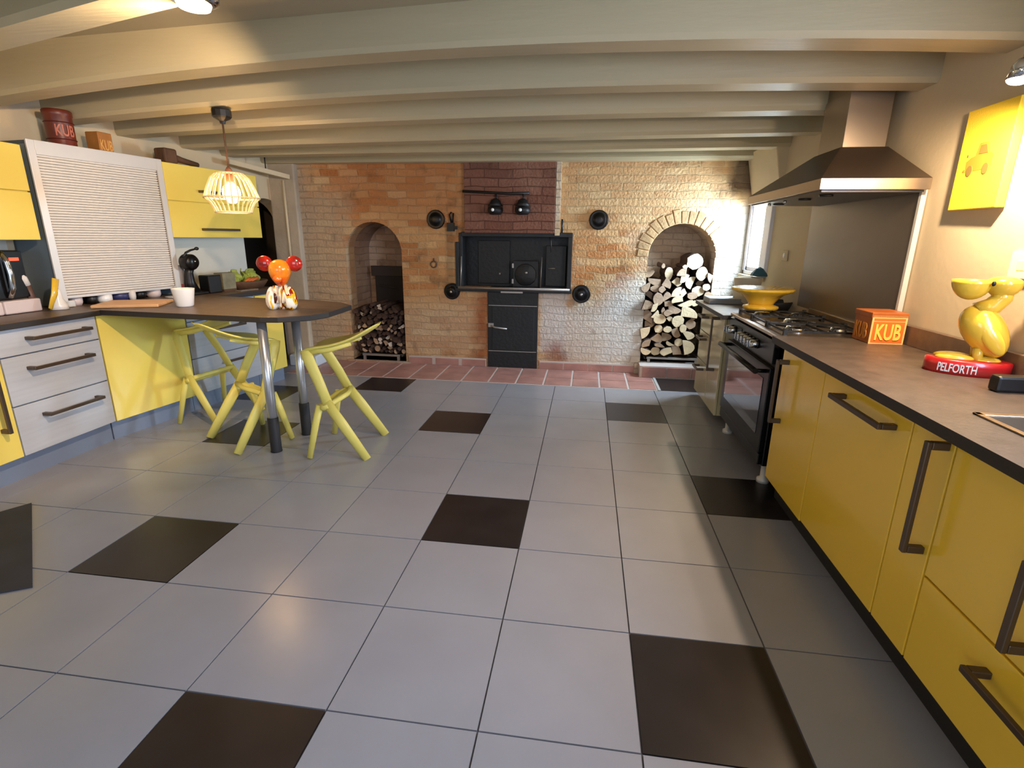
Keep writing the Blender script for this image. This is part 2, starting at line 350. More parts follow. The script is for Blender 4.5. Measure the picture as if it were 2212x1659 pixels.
rnd = random.Random(4)
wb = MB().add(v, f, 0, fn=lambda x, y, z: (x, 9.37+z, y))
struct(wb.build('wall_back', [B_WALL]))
# niches behind the two arches
def niche(x0, x1, z0, z1, y1, name, mt=None):
    n = MB().box(x0-.12, x0-.02, 9.8, y1, z0-.1, z1, 0).box(x1+.02, x1+.12, 9.8, y1, z0-.1, z1, 0)
    n.box(x0-.12, x1+.12, y1, y1+.1, z0-.1, z1+.2, 0).box(x0-.12, x1+.12, 9.3, y1, z0-.25, z0, 0)
    pr = [(x0-.14, z1+.2), (x1+.14, z1+.2)]
    r = (x1-x0)/2+.02; cx = (x0+x1)/2; zs = z1-r
    arc = [(cx+r*math.cos(a), zs+r*math.sin(a)) for a in [math.pi*i/20 for i in range(21)]]
    n.prism([(x0-.14, zs), (x0-.14, z1+.2), (x1+.14, z1+.2), (x1+.14, zs)]+arc, 'y', 9.8, y1, 0)
    return struct(n.build(name, [mt or B_NICHE]))
niche(-6.05, -4.70, .05, 3.28, 10.75, 'wall_niche_left')
niche(.83, 2.22, .25, 3.29, 10.45, 'wall_niche_right', B_NICHE2)
# brick voussoirs round the right arch
vo = MB(); r1, r2 = .70, .96; cx, cz = 1.525, 2.595
for i in range(17):
    a0 = math.pi*(i+.06)/17; a1 = math.pi*(i+.94)/17
    k = r2+.03*math.sin(i*2.3)
    vo.prism([(cx+r1*math.cos(a0), cz+r1*math.sin(a0)), (cx+k*math.cos(a0), cz+k*math.sin(a0)), (cx+k*math.cos(a1), cz+k*math.sin(a1)), (cx+r1*math.cos(a1), cz+r1*math.sin(a1))], 'y', 9.352, 9.40)
struct(vo.build('trim_3', [mat('limewashed_arch_brick', (182, 146, 102), .9, noise=.3, nscale=9, bump=.6, bscale=40)], bevel=.012))
# chimney breast over the cast iron front, its lit right side painted as a pale strip
cb = MB().box(-3.18, -1.20, 9.22, 9.40, 3.06, 5.1)
struct(cb.build('trim_4', [B_BREAST], bevel=.01))
struct(MB().box(-1.19, -1.09, 9.25, 9.40, 3.02, 5.1).build('trim_5', [B_LITSIDE]))
# sooty brick cheeks beside the lower door, whitewashed panel right of it

# right wall with the daylight window opening
v, f = holed([(-8, -.3), (11, -.3), (11, 5.3), (-8, 5.3)], [[(7.95, 2.32), (9.22, 2.32), (9.22, 3.74), (7.95, 3.74)], [(-2.6, 2.45), (.6, 2.45), (.6, 4.3), (-2.6, 4.3)]], .6)
struct(MB().add(v, f, 0, fn=lambda x, y, z: (XR(x)+.6-z, x, y)).build('wall_right', [WALL]))
wf = MB(); X0, X1 = 2.78, 2.88
for (a, b, c, d) in ((7.93, 9.30, 2.30, 2.37), (7.93, 9.30, 3.69, 3.76), (7.93, 8.06, 2.3, 3.76), (9.20, 9.30, 2.3, 3.76)): wf.box(X0, X1+.02, a, b, c, d)
for (a, b, c, d) in ((8.09, 9.18, 2.37, 2.45), (8.09, 9.18, 3.62, 3.69), (8.09, 8.34, 2.37, 3.69), (9.08, 9.18, 2.37, 3.69)): wf.box(X0+.02, X1, a, b, c, d)
wf = struct(wf.build('window_1', [PVCW], bevel=.008))
struct(box(2.83, 2.838, 8.3, 9.12, 2.42, 3.66).build('window_pane', [GLASS], parent=wf))
w2 = MB()
for (a, b, c, d) in ((-2.6, .6, 2.45, 2.53), (-2.6, .6, 4.22, 4.3), (-2.6, -2.5, 2.45, 4.3), (.5, .6, 2.45, 4.3), (-1.05, -.95, 2.5, 4.25)): w2.box(3.30, 3.38, a, b, c, d)
struct(w2.build('window_2', [PVCW], bevel=.01))
struct(box(XR(8.6)-.12, 2.80, 7.93, 9.30, 2.22, 2.29).build('trim_7', [WALL], bevel=.01))
# sloping plaster soffit over the window
struct(MB().prism([(2.62, 4.62), (3.0, 4.62), (3.0, 3.76), (2.80, 3.80)], 'y', 7.7, 9.36).build('trim_8', [WALL], bevel=.02))

# left wall: a straight part, then the part that runs off square to the back corner
D = Vector((.152, .988, 0)); NN = Vector((-.988, .152, 0)); A0 = Vector((-7.21, 3.84, 0))
ROTF = math.atan2(.988, .152)
def F(s, off, z=0): p = A0+D*s+NN*off; return (p.x, p.y, z)
struct(box(-8.9, -8.5, -8, 4.05, -.3, 5.3).build('wall_left', [WALL]))
da = [(4.28, -.3), (4.28, 3.1)]+[(5.03-.75*math.cos(math.pi*i/16), 3.1+.66*math.sin(math.pi*i/16)) for i in range(1, 16)]+[(5.78, 3.1), (5.78, -.3)]
v, f = holed([(-.2, -.3)]+da+[(6.0, -.3), (6.0, 5.3), (-.2, 5.3)], [], .4)
struct(MB().add(v, f, 0, fn=lambda x, y, z: F(x, 1.30+z, y)).build('wall_left_far', [WALL]))
# dark store room seen through the arched opening
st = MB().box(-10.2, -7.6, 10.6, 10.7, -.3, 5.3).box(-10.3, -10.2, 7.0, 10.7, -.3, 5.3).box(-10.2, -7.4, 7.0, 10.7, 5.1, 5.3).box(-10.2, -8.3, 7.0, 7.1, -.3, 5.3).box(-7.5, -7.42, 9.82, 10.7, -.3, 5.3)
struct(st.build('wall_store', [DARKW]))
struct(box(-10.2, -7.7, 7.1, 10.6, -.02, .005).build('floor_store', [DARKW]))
# plastered pier in the corner with its slim pipe
struct(MB().box(-7.72, -7.08, 9.22, 9.50, -.02, 5.1).build('trim_9', [mat('pier_render', (176, 164, 146), .9, noise=.15, nscale=3, bump=.5, bscale=20)], bevel=.03))
pp = thing('wall_pipe', 'slim pale vertical pipe on the plastered corner pier, ending in a white tap', 'pipe', (-7.32, 9.16, 0))
MB().tube([(0, 0, 2.42), (0, 0, 4.15)], .028).build('pipe', [WALL], parent=pp)
MB().lathe([(.03, 0), (.06, .04), (.06, .18), (.03, .25)], (0.02, 0, 2.22), 12).build('tap_cap', [WHITEP], parent=pp)
struct(box(-7.30, -6.62, 8.62, 9.25, 0, .26).build('trim_10', [mat('white_step_paint', (214, 222, 228), .5)], bevel=.03))
# rear wall behind the camera, its unseen openings added to let daylight in
v, f = holed([(-10, -.3), (4.6, -.3), (4.6, 5.3), (-10, 5.3)], [[(-6.6, 1.5), (-2.7, 1.5), (-2.7, 4.3), (-6.6, 4.3)], [(-.3, .02), (2.1, .02), (2.1, 4.3), (-.3, 4.3)]], .5)
struct(MB().add(v, f, 0, fn=lambda x, y, z: (x, -8+z, y)).build('wall_rear', [WALL]))
# ceiling and painted beams
struct(box(-10.3, 4.6, -8, 11, 5.12, 5.3).build('ceiling', [CEIL]))
def beam(n, yl, yr, crown, wd=.36, zb=4.5, xl=-8.6, xr=3.1):
    b = MB(); k = 24; rows = []
    prof = [(0, .05), (.03, 0), (wd-.03, 0), (wd, .05), (wd, .75), (0, .75)]
    vs = []
    for i in range(k+1):
        t = i/k; x = xl+(xr-xl)*t; y = yl+(yr-yl)*t; c = crown*4*t*(1-t)
        for (py, pz) in prof: vs.append((x, y+py, zb+pz+(c if pz < .5 else 0)))
    q = len(prof)
    fs = [(i*q+j, i*q+(j+1) % q, (i+1)*q+(j+1) % q, (i+1)*q+j) for i in range(k) for j in range(q)]
    fs += [tuple(range(q)), tuple(k*q+j for j in range(q))]
    return struct(b.add(vs, fs).build('trim_%d' % n, [BEAM]))
for n, a in enumerate([(2.60, -.70, .04), (3.72, 2.72, .25), (4.80, 3.88, .15), (5.85, 5.0, .08), (7.05, 6.35, .02), (7.95, 7.6, .0), (9.02, 8.98, 0)]):
    beam(11+n, *a)
for n, y in enumerate((-.9, -2.3, -3.7, -5.1, -6.5)): beam(18+n, y+.9, y, 0)

# ------------------------------------------------------------------ kitchen units
def bar_handle(L, vert, parent, x, z, proj=.10, name='handle', mt=None):
    """flat bar handle on two feet; (x, z) its centre on the front plane y=0"""
    b = MB(); h = L/2; t = .021
    if vert:
        b.box(x-t, x+t, -proj-.03, -proj, z-h, z+h)
        for q in (z-h, z+h-.05): b.box(x-t, x+t, -proj, 0, q, q+.05)
    else:
        b.box(x-h, x+h, -proj-.03, -proj, z-t, z+t)
        for q in (x-h, x+h-.05): b.box(q, q+.05, -proj, 0, z-t, z+t)
    return b.build(name, [mt or HANDLE], parent=parent, bevel=.006)
def unit(name, label, cat, loc, rot, wd, dp, z0, z1, fronts, carc=None, group=None, kick=None):
    """fronts: (kind, x0, x1, z0, z1, material, handle) with handle = (length, vertical, x, z) or None"""
    t = thing(name, label, cat, loc, rot, group)
    c = MB().box(.005, wd-.005, .045, dp, z0+.01, z1)
    c.build('carcass', [carc or CARC], parent=t)
    if kick: box(.0, wd, kick[0], kick[0]+.05, 0, z0+.02).build('plinth', [kick[1]], parent=t)
    for kd, a, b, c0, c1, mt, hd in fronts:
        o = box(a+.008, b-.008, 0, .04, c0+.008, c1-.008).build(kd, [mt], parent=t, bevel=.006)
        if hd: bar_handle(hd[0], hd[1], o, hd[2], hd[3])
    return t
KICKG = mat('blue_grey_plinth', (120, 132, 152), .4)
KICKD = mat('dark_plinth', (34, 31, 30), .6)
RN = math.pi/2
# left run, near part (local x = +y world, local y = into the wall)
unit('base_cabinet', 'yellow base cabinet at the left edge, left of the grey drawer unit', 'cabinet', (-7.2, 1.0, 0), RN, 1.55, 1.28, .30, 1.86,
     [('door', 0, .75, .3, 1.85, YEL_L, None), ('door', .75, 1.55, .3, 1.85, YEL_L, (.75, True, 1.38, 1.05))], kick=(.12, KICKG))
unit('drawer_cabinet', 'large grey three-drawer base cabinet beneath the microwave end of the worktop', 'cabinet', (-7.2, 2.55, 0), RN, 1.30, 1.28, .30, 1.86,
     [('drawer', 0, 1.3, .30, .93, GREYF, (.78, False, .70, .75)), ('drawer', 0, 1.3, .93, 1.53, GREYF, (.82, False, .67, 1.36)), ('drawer', 0, 1.3, 1.53, 1.86, GREYF, (.80, False, .72, 1.72))], kick=(.12, KICKG))
# left run, far part
unit('base_cabinet', 'plain yellow base cabinet front under the wall end of the bar table', 'cabinet', F(.02, 0), ROTF, 1.40, 1.28, .29, 1.86,
     [('door', 0, 1.4, .29, 1.86, YEL_L, None)], kick=(.12, KICKG))
unit('drawer_cabinet', 'smaller grey drawer cabinet seen behind the two left stools', 'cabinet', F(1.43, 0), ROTF, 1.55, 1.28, .29, 1.84,
     [('drawer', 0, 1.55, .29, .92, GREYF, (.60, False, .95, .76)), ('drawer', 0, 1.55, .92, 1.55, GREYF, (.60, False, .85, 1.38)), ('drawer', 0, 1.55, 1.55, 1.84, GREYF, None)], kick=(.12, KICKG))
unit('base_cabinet', 'narrow yellow base cabinet at the far end of the left run', 'cabinet', F(2.99, 0), ROTF, .70, 1.28, .28, 1.84,
     [('door', 0, .70, .28, 1.84, YEL_L, None)], kick=(.12, KICKG))
# worktop, one continuous piece with the kink
wt = MB().prism([(-7.12, 1.0), (-7.125, 3.83), F(3.78, -.07)[:2], F(3.78, 1.29)[:2], F(.05, 1.29)[:2], (-8.49, 3.9), (-8.49, 1.0)], 'z', 1.86, 1.935, 1, mcap=0)
tag(wt.build('worktop', [WORK, WEDGE], bevel=.008), 'dark brown worktop along the left wall under the roller shutter', 'worktop')
# splash tiles
sp = MB().box(1.95, 4.25, 1.27, 1.30, 1.94, 2.92)
sp.V = [F(*q) for q in sp.V]
struct(sp.build('trim_30', [WTILE]))
struct(box(-8.5, -8.47, 1.0, 3.95, 1.94, 2.9).build('trim_31', [WTILE]))
# tall shutter cabinet standing on the worktop
sc = thing('roller_shutter_cabinet', 'aluminium roller shutter cabinet standing on the left worktop', 'cabinet', F(.02, .60), ROTF)
WS = 1.90
MB().box(0, .05, 0, .69, 1.94, 4.13).box(WS-.05, WS, 0, .69, 1.94, 4.13).box(0, WS, .03, .69, 4.08, 4.13).box(.0, WS, .63, .69, 1.94, 4.1).build('carcass', [mat('blue_grey_side', (112, 128, 140), .5)], parent=sc, bevel=.004)
MB().box(-.02, .075, -.03, .0, 1.95, 4.14).box(WS-.075, WS+.02, -.03, 0, 1.95, 4.14).box(.075, WS-.075, -.03, 0, 3.96, 4.14).box(.03, .16, -.03, .03, 1.94, 2.03).build('frame', [ALU], parent=sc, bevel=.005)
sh = MB(); nsl = 52; zb, zt = 2.10, 3.97
for i in range(nsl):
    a = zb+(zt-zb)*i/nsl; h = (zt-zb)/nsl
    sh.prism([(.012, a+.004), (.002, a+h*.25), (.002, a+h*.75), (.012, a+h-.004), (.03, a+h), (.03, a)], 'x', .075, WS-.075)
sh.build('shutter', [SHUT], parent=sc)
box(.075, WS-.075, -.02, .03, 2.06, 2.10).build('shutter_rail', [ALU], parent=sc, bevel=.006)
# wall cabinets
unit('wall_cabinet', 'yellow wall cabinet with two flaps left of the roller shutter', 'cabinet', (-7.8, 2.55, 0), RN, 1.32, .68, 2.86, 4.06,
     [('flap_door', 0, 1.32, 2.86, 3.48, YEL_L, (.5, False, .35, 2.99)), ('flap_door', 0, 1.32, 3.48, 4.06, YEL_L, None)], carc=YEL_L)
unit('wall_cabinet', 'yellow wall cabinet with two flaps behind the pendant lamp', 'cabinet', F(1.96, .60), ROTF, 2.10, .68, 2.90, 4.12,
     [('flap_door', 0, 2.1, 2.90, 3.51, YEL_L, (.78, False, 1.0, 3.05)), ('flap_door', 0, 2.1, 3.51, 4.12, YEL_L, (.80, False, 1.05, 3.70))], carc=YEL_L)

# right run (local x = -y world, local y = into the wall)
RR = -RN; XF = 1.75
def R(y): return (XF, y, 0)
ydw = YEL_R
unit('pull_out_cabinet', 'narrow yellow base cabinet with vertical handle beside the cooker', 'cabinet', R(3.56), RR, 1.06, 1.18, .26, 1.84,
     [('door', 0, 1.06, .26, 1.84, ydw, (.72, True, .20, 1.36))], kick=(.14, KICKD))
unit('dishwasher', 'yellow fronted built-in appliance with horizontal handle in the right run', 'dishwasher', R(2.50), RR, 1.36, 1.18, .28, 1.84,
     [('door', 0, 1.36, .28, 1.84, ydw, (.80, False, .80, 1.70))], kick=(.14, KICKD))
unit('pull_out_cabinet', 'narrow yellow base cabinet with long vertical handle in the right foreground', 'cabinet', R(1.14), RR, .42, 1.18, .28, 1.54,
     [('door', 0, .42, .28, 1.84, ydw, (.76, True, .36, 1.42))], kick=(.14, KICKD))
unit('sink_cabinet', 'yellow sink cabinet with upper door and lower drawer at the right edge', 'cabinet', R(.72), RR, 1.9, 1.18, .28, 1.54,
     [('door', 0, .95, .92, 1.84, ydw, (.50, True, .78, 1.28)), ('door', .95, 1.9, .92, 1.84, ydw, None), ('drawer', 0, 1.9, .28, .92, ydw, (.9, False, 1.05, .76))], kick=(.14, KICKD))
unit('drawer_cabinet', 'cream drawer cabinet beyond the cooker at the hearth end', 'cabinet', R(7.86), RR, .95, 1.05, .12, 1.78,
     [('drawer', 0, .95, 1.32, 1.78, CREAM, (.40, False, .45, 1.62)), ('drawer', 0, .95, .78, 1.32, CREAM, (.40, False, .45, 1.22)), ('drawer', 0, .95, .12, .78, CREAM, (.40, False, .45, .66))], carc=CREAM)
unit('pull_out_cabinet', 'narrow cream cabinet with vertical handle next to the cooker', 'cabinet', R(6.90), RR, .74, 1.05, .12, 1.80,
     [('door', 0, .74, .12, 1.80, CREAM, (.92, True, .42, 1.28))], carc=CREAM)
v, f = holed([(-2.0, 1.66), (3.72, 1.66), (3.72, XR(3.7)-.01), (-2.0, XR(-1)-.01)], [[(-.30, 2.02), (.98, 2.02), (.98, 2.72), (-.30, 2.72)]], .075)
wr = MB().add(v, f, 0, fn=lambda x, y, z: (y, x, 1.845+z))
for p in range(len(wr.F)):
    c = sum((Vector(wr.V[i]) for i in wr.F[p]), Vector())/len(wr.F[p])
    zz = {round(wr.V[i][2], 3) for i in wr.F[p]}
    if len(zz) > 1: wr.M[p] = 1
tag(wr.build('worktop', [mat('shaded_laminate_worktop', (78, 66, 56), .42, noise=.22, nscale=14, bump=.1), WEDGE], bevel=.006), 'dark brown worktop along the right wall, with the sink', 'worktop')  # same laminate as WORK, dimmer light put into its colour
tag(MB().prism([(1.64, 5.86), (1.64, 8.0), (XR(8)-.01, 8.0), (XR(6)-.01, 5.86)], 'z', 1.785, 1.85, 1, mcap=0).build('worktop', [WORK, WEDGE], bevel=.006), 'short grey-brown worktop beyond the cooker, under the cake stand', 'worktop')
up_ = MB().box(-2.0, 3.70, 0, .06, 1.92, 2.12); up_.V = [(XR(x)-.012-y, x, z) for x, y, z in up_.V]
struct(up_.build('trim_32', [WORK], bevel=.005))
# sink
sk = thing('sink', 'stainless steel inset sink at the right edge of the worktop', 'sink', (2.02, .98, 1.92))
ml = MB()
ml.box(-.03, .73, -1.31, -1.27, 0, .012).box(-.03, .73, -.02, .03, 0, .012).box(-.03, .01, -1.31, .03, 0, .012).box(.69, .73, -1.31, .03, 0, .012)
ml.build('rim', [STEEL], parent=sk, bevel=.004)
bw = MB().box(0.0, .02, -1.28, 0, -.36, 0).box(.68, .70, -1.28, 0, -.36, 0).box(0, .7, -.02, 0, -.36, 0).box(0, .7, -1.28, -1.26, -.36, 0).box(0, .7, -1.28, 0, -.37, -.34)
bw.build('basin', [STEEL], parent=sk)

# ------------------------------------------------------------------ range cooker
ck = thing('range_cooker', 'black range cooker with five gas burners and glass oven door', 'cooker', (1.74, 5.84, 0), RR)
WC, DC = 2.0, 1.16     # width along the wall, depth
MB().box(0, WC, .06, DC, .26, 1.80).build('body', [BLACKG], parent=ck, bevel=.01)
MB().prism([(.0, 1.56), (.0, 1.83), (.10, 1.86), (.10, 1.56)], 'x', 0, WC).build('control_panel', [BLACKG], parent=ck, bevel=.006)
dr = MB().box(.03, WC-.03, 0, .06, .42, 1.50).build('oven_door', [BLACKG], parent=ck, bevel=.01)
box(.20, WC-.20, -.006, .01, .62, 1.34).build('door_glass', [GLASSD], parent=dr)
MB().tube([(.12, -.13, 1.44), (WC-.12, -.13, 1.44)], .035).tube([(.16, 0, 1.44), (.16, -.13, 1.44)], .025).tube([(WC-.16, 0, 1.44), (WC-.16, -.13, 1.44)], .025).build('handle', [BLACKG], parent=dr)
dw = MB().box(.03, WC-.03, .01, .06, .27, .41).build('warming_drawer', [BLACKG], parent=ck, bevel=.01)
for i, x in enumerate((.22, .36, .82, .97, 1.12, 1.27, 1.42)):
    k = MB().lathe([(.052, 0), (.052, -.03), (.045, -.10), (0.001, -.10)], (x, 0, 1.69), 18, axis='y', m=0).lathe([(.058, .0), (.058, -.018)], (x, 0, 1.69), 18, axis='y', m=1).box(x-.01, x+.01, -.125, -.10, 1.645, 1.735, 0)
    k.build('knob', [CHROME, BLACK], parent=ck)
box(.50, .70, -.008, .0, 1.64, 1.76).build('clock', [BLACK], parent=ck)
for x in (.12, WC-.12):
    for y in (.14, DC-.14):
        MB().lathe([(.045, 0), (.075, .0), (.075, .05), (.04, .07), (.04, .27)], (x, y, 0), 16).build('foot', [ALU], parent=ck)
MB().box(-.0, WC, 0, DC, 1.86, 1.90).box(0, WC, DC-.06, DC, 1.90, 2.0).build('hob', [STEEL], parent=ck, bevel=.008)
BUR = [(.36, .34, .11), (.36, .82, .09), (1.0, .58, .16), (1.64, .34, .12), (1.64, .82, .09)]
for (x, y, r) in BUR:
    MB().lathe([(r*1.25, 0), (r*1.25, .012), (r, .02), (r, .045), (r*.9, .05), (r*.85, .065), (.001, .065)], (x, y, 1.90), 24).build('burner', [CHROME], parent=ck)
for gx in (.36, 1.0, 1.64):
    gr = MB(); x0, x1, y0, y1, z = gx-.29, gx+.29, .12, DC-.14, 1.955; t = .009
    for a in (x0, x1): gr.box(a-t, a+t, y0, y1, z-.022, z)
    for a in (y0, (y0+y1)/2, y1): gr.box(x0, x1, a-t, a+t, z-.022, z)
    for cx, cy, r in BUR:
        if abs(cx-gx) < .1:
            for k in range(4):
                an = k*math.pi/2+math.pi/4
                gr.tube([(cx+.05*math.cos(an), cy+.05*math.sin(an), z), (cx+.26*math.cos(an), cy+.24*math.sin(an), z-.01)], .013, n=6)
    for a in (x0, x1):
        for b in (y0, y1): gr.box(a-.02, a+.02, b-.02, b+.02, 1.90, z+.02)
    gr.build('pan_support', [IRON], parent=ck)
# splashback and hood
spb = MB().box(3.74, 6.30, 0, .03, 1.98, 3.50); spb.V = [(XR(x)-.012-y, x, z) for x, y, z in spb.V]
sb_ = spb.build('splashback', [STEELD], bevel=.004)
tag(sb_, 'brushed steel splashback panel on the wall behind the cooker', 'splashback')
sl = MB().box(3.70, 3.74, 0, .05, 1.98, 3.50); sl.V = [(XR(x)-.012-y, x, z) for x, y, z in sl.V]; sl.build('edge_trim', [ALU], parent=sb_)
hd = thing('cooker_hood', 'stainless steel chimney cooker hood on the wall above the cooker', 'cooker hood', (0, 0, 0))
hx0, hx1, hy0, hy1 = 1.86, 2.90, 3.58, 6.10
MB().box(hx0, hx1, hy0, hy1, 3.47, 3.58).build('rim', [STEEL], parent=hd, bevel=.004)
cy0, cy1, cx0 = 4.42, 5.06, 2.36
b_ = [(hx0, hy0, 3.58), (hx1, hy0, 3.58), (hx1, hy1, 3.58), (hx0, hy1, 3.58)]; t_ = [(cx0-.04, cy0-.04, 3.99), (2.82, cy0-.04, 3.99), (2.82, cy1+.04, 3.99), (cx0-.04, cy1+.04, 3.99)]
MB().add(b_+t_, [(0, 1, 5, 4), (1, 2, 6, 5), (2, 3, 7, 6), (3, 0, 4, 7), (4, 5, 6, 7), (3, 2, 1, 0)]).build('canopy', [mat('dark_steel', (112, 96, 84), .34, metal=.9)], parent=hd, bevel=.004)
MB().box(cx0, 2.79, cy0, cy1, 3.98, 5.12).box(cx0-.012, 2.80, cy0-.012, cy1+.012, 3.98, 4.58).build('chimney', [STEEL], parent=hd, bevel=.004)
vt = MB()
for i in range(7): vt.box(2.80-.32+i*.04, 2.80-.30+i*.04, cy0-.016, cy0, 4.60, 4.68)
vt.build('vent_slots', [BLACK], parent=hd)
MB().box(hx0+.04, hx1-.03, hy0+.05, hy1-.05, 3.45, 3.475).build('filter', [mat('hood_filter', (96, 92, 88), .4, metal=.8)], parent=hd)
for y in (4.0, 4.6, 5.5):
    MB().lathe([(.07, 0), (.07, -.02), (.001, -.02)], (hx0+.24, y, 3.45), 18).build('hood_light', [BLACK], parent=hd)
for y in (4.9, 5.5):
    MB().lathe([(.02, 0), (.02, -.03), (.001, -.03)], (hx0+.12, y, 3.45), 12).build('hood_button', [CHROME], parent=hd)

# ------------------------------------------------------------------ bar table and stools
bt = thing('bar_table', 'dark brown bar table top on two chrome legs joined to the left worktop', 'table', (-4.7, 4.2, 0))
def L_(p, z=0): return (p[0]+4.7, p[1]-4.2)
poly = [F(.03, -.085)[:2], (-4.62, 3.70), (-4.40, 3.74), (-4.08, 3.98), (-3.98, 4.3), (-4.02, 5.12), (-4.34, 5.42), (-4.9, 5.62), F(1.98, -.085)[:2]]
MB().prism([L_(p) for p in poly], 'z', 1.865, 1.94, 1, mcap=0).build('tabletop', [WORK, WEDGE], parent=bt, bevel=.008)
for (x, y) in ((-4.715, 3.86), (-4.64, 4.56)):
    q = L_((x, y)); lg = MB().lathe([(.062, .0), (.062, 1.865)], (q[0], q[1], 0), 20).build('leg', [mat('satin_steel_leg', (188, 192, 198), .28, metal=.8)], parent=bt)
    MB().lathe([(.078, .002), (.080, .01), (.074, .03), (.074, .50), (.066, .51)], (q[0], q[1], 0), 20).build('leg_sleeve', [RUBBER], parent=lg)
def make_stool(label):
    t = thing('bar_stool', label, 'bar stool', (0, 0, 0), 0, 'yellow moulded bar stools at the bar table')
    # seat: a thin folded wing, lofted along p
    sec = [(-.44, 1.44, .30, .03), (-.40, 1.50, .33, .05), (-.20, 1.53, .37, .05), (.05, 1.57, .38, .045), (.28, 1.66, .33, .04), (.45, 1.76, .24, .035), (.55, 1.815, .12, .02)]
    V = []; n = 7
    for (p, z, w_, th) in sec:
        for k in range(n):
            u = -1+2*k/(n-1); V.append((p, u*w_, z+.035*u*u))
        for k in range(n):
            u = 1-2*k/(n-1); V.append((p, u*w_, z+.035*u*u-th))
    q = 2*n; Fs = [(i*q+j, i*q+(j+1) % q, (i+1)*q+(j+1) % q, (i+1)*q+j) for i in range(len(sec)-1) for j in range(q)]
    Fs += [tuple(range(q)), tuple((len(sec)-1)*q+j for j in range(q))]
    MB().add(V, Fs, 0, True).build('seat', [STOOLM], parent=t, sub=1)
    for s in (-1, 1):
        up = MB().tube([(-.41, s*.27, 1.49), (-.37, s*.29, 1.38), (-.22, s*.36, 1.06), (-.10, s*.41, .76)], [.070, .078, .072, .070], n=10, flat=.55)
        up.build('upright', [STOOLM], parent=t)
        MB().tube([(-.10, s*.33, 1.45), (-.06, s*.37, 1.30), (.0, s*.40, 1.0), (-.08, s*.41, .76)] if False else [(-.38, s*.26, 1.46), (-.1, s*.25, 1.49), (.2, s*.22, 1.57)], [.05, .04, .025], n=8, flat=.8).build('seat_rail', [STOOLM], parent=t)
        MB().tube([(-.12, s*.41, .80), (.08, s*.435, .50), (.40, s*.47, .012)], [.070, .076, .062], n=10, flat=.55).build('leg', [STOOLM], parent=t)
        MB().tube([(-.24, s*.36, .74), (-.30, s*.40, .50), (-.40, s*.47, .012)], [.052, .050, .040], n=8, flat=.7).build('leg', [STOOLM], parent=t)
    MB().tube([(-.08, -.42, .76), (-.18, -.38, .72), (-.25, -.30, .70), (-.25, 0, .70), (-.25, .30, .70), (-.18, .38, .72), (-.08, .42, .76)], .048, n=8).tube([(-.06, -.40, .78), (.02, 0, .80), (-.06, .40, .78)], .036, n=8).build('footrest', [STOOLM], parent=t)
    return t
s0 = make_stool('yellow moulded bar stool standing right of the table legs')
s1 = copy_tree(s0); s2 = copy_tree(s0)
s0.location = Vector((-3.77, 4.2, 0))*S; s0.rotation_euler = (0, 0, math.radians(6))
s1.location = Vector((-5.36, 4.24, 0))*S; s1.rotation_euler = (0, 0, math.radians(-122)); s1['label'] = 'yellow moulded bar stool under the table, just left of its chrome legs'
s2.location = Vector((-6.42, 5.05, 0))*S; s2.rotation_euler = (0, 0, math.radians(-8)); s2['label'] = 'yellow moulded bar stool tucked against the yellow cabinet front, furthest back'

# ------------------------------------------------------------------ the old cast iron oven front
ov = thing('oven_front', 'black cast iron bread oven front set in the brick wall', 'oven', (0, 9.37, 0))
fr = MB().box(-3.42, -3.34, -.06, .10, 1.80, 2.86).box(-3.34, -3.26, -.04, .12, 1.8, 3.06).box(-.90, -.80, -.04, .12, 1.80, 3.08).box(-3.28, -.80, -.05, .12, 2.98, 3.08)
fr.build('frame', [IRON], parent=ov, bevel=.012)
MB().box(-3.32, -.84, .50, .58, 1.80, 3.06).box(-3.34, -3.28, .0, .58, 1.8, 3.06).box(-.90, -.84, 0, .58, 1.8, 3.06).box(-3.32, -.84, 0, .58, 3.0, 3.06).build('recess_lining', [IRON], parent=ov)
MB().box(-3.42, -.78, -.16, .55, 1.78, 1.86).build('shelf', [IRON], parent=ov, bevel=.012)
MB().tube([(-3.34, -.17, 1.865), (-.82, -.17, 1.865)], .030, n=8).tube([(-3.30, -.10, 1.86), (-3.28, -.06, 2.55)], .014, n=8).build('shelf_rail', [IRONL], parent=ov)
d1 = MB().box(-2.14, -1.56, .22, .34, 1.87, 2.46).lathe([(.25, 0), (.25, -.015), (.23, -.025), (.001, -.03)], (-1.85, .22, 2.15), 28, axis='y').build('oven_door', [IRON], parent=ov, bevel=.01)
MB().ball((-1.83, .16, 2.20), .035).build('knob', [IRONL], parent=d1)
MB().box(-2.16, -2.12, .18, .24, 1.95, 2.05).box(-2.16, -2.12, .18, .24, 2.3, 2.4).build('hinge', [IRONL], parent=d1)
d2 = MB().box(-3.0, -2.25, .44, .50, 1.92, 2.9).build('fire_door', [IRON], parent=ov, bevel=.01)
MB().ball((-2.48, .42, 2.15), .03).build('knob', [IRONL], parent=d2)
d3 = MB().box(-1.40, -.94, .30, .40, 1.90, 2.80).build('side_door', [IRON], parent=ov, bevel=.01)
MB().tube([(-1.34, .27, 2.30), (-1.18, .25, 2.30)], .014, n=6).build('latch', [IRONL], parent=d3)
MB().tube([(-1.50, .2, 1.87), (-1.48, .2, 2.55)], .016, n=6).build('damper_rod', [IRONL], parent=ov)
MB().tube([(-1.30, -.04, 2.98), (-1.27, -.06, 2.9), (-1.26, -.06, 2.66)], .014, n=6).tube([(-1.04, -.04, 3.08), (-1.04, -.05, 3.36)], .022, n=6).build('hook_rod', [IRON], parent=ov)
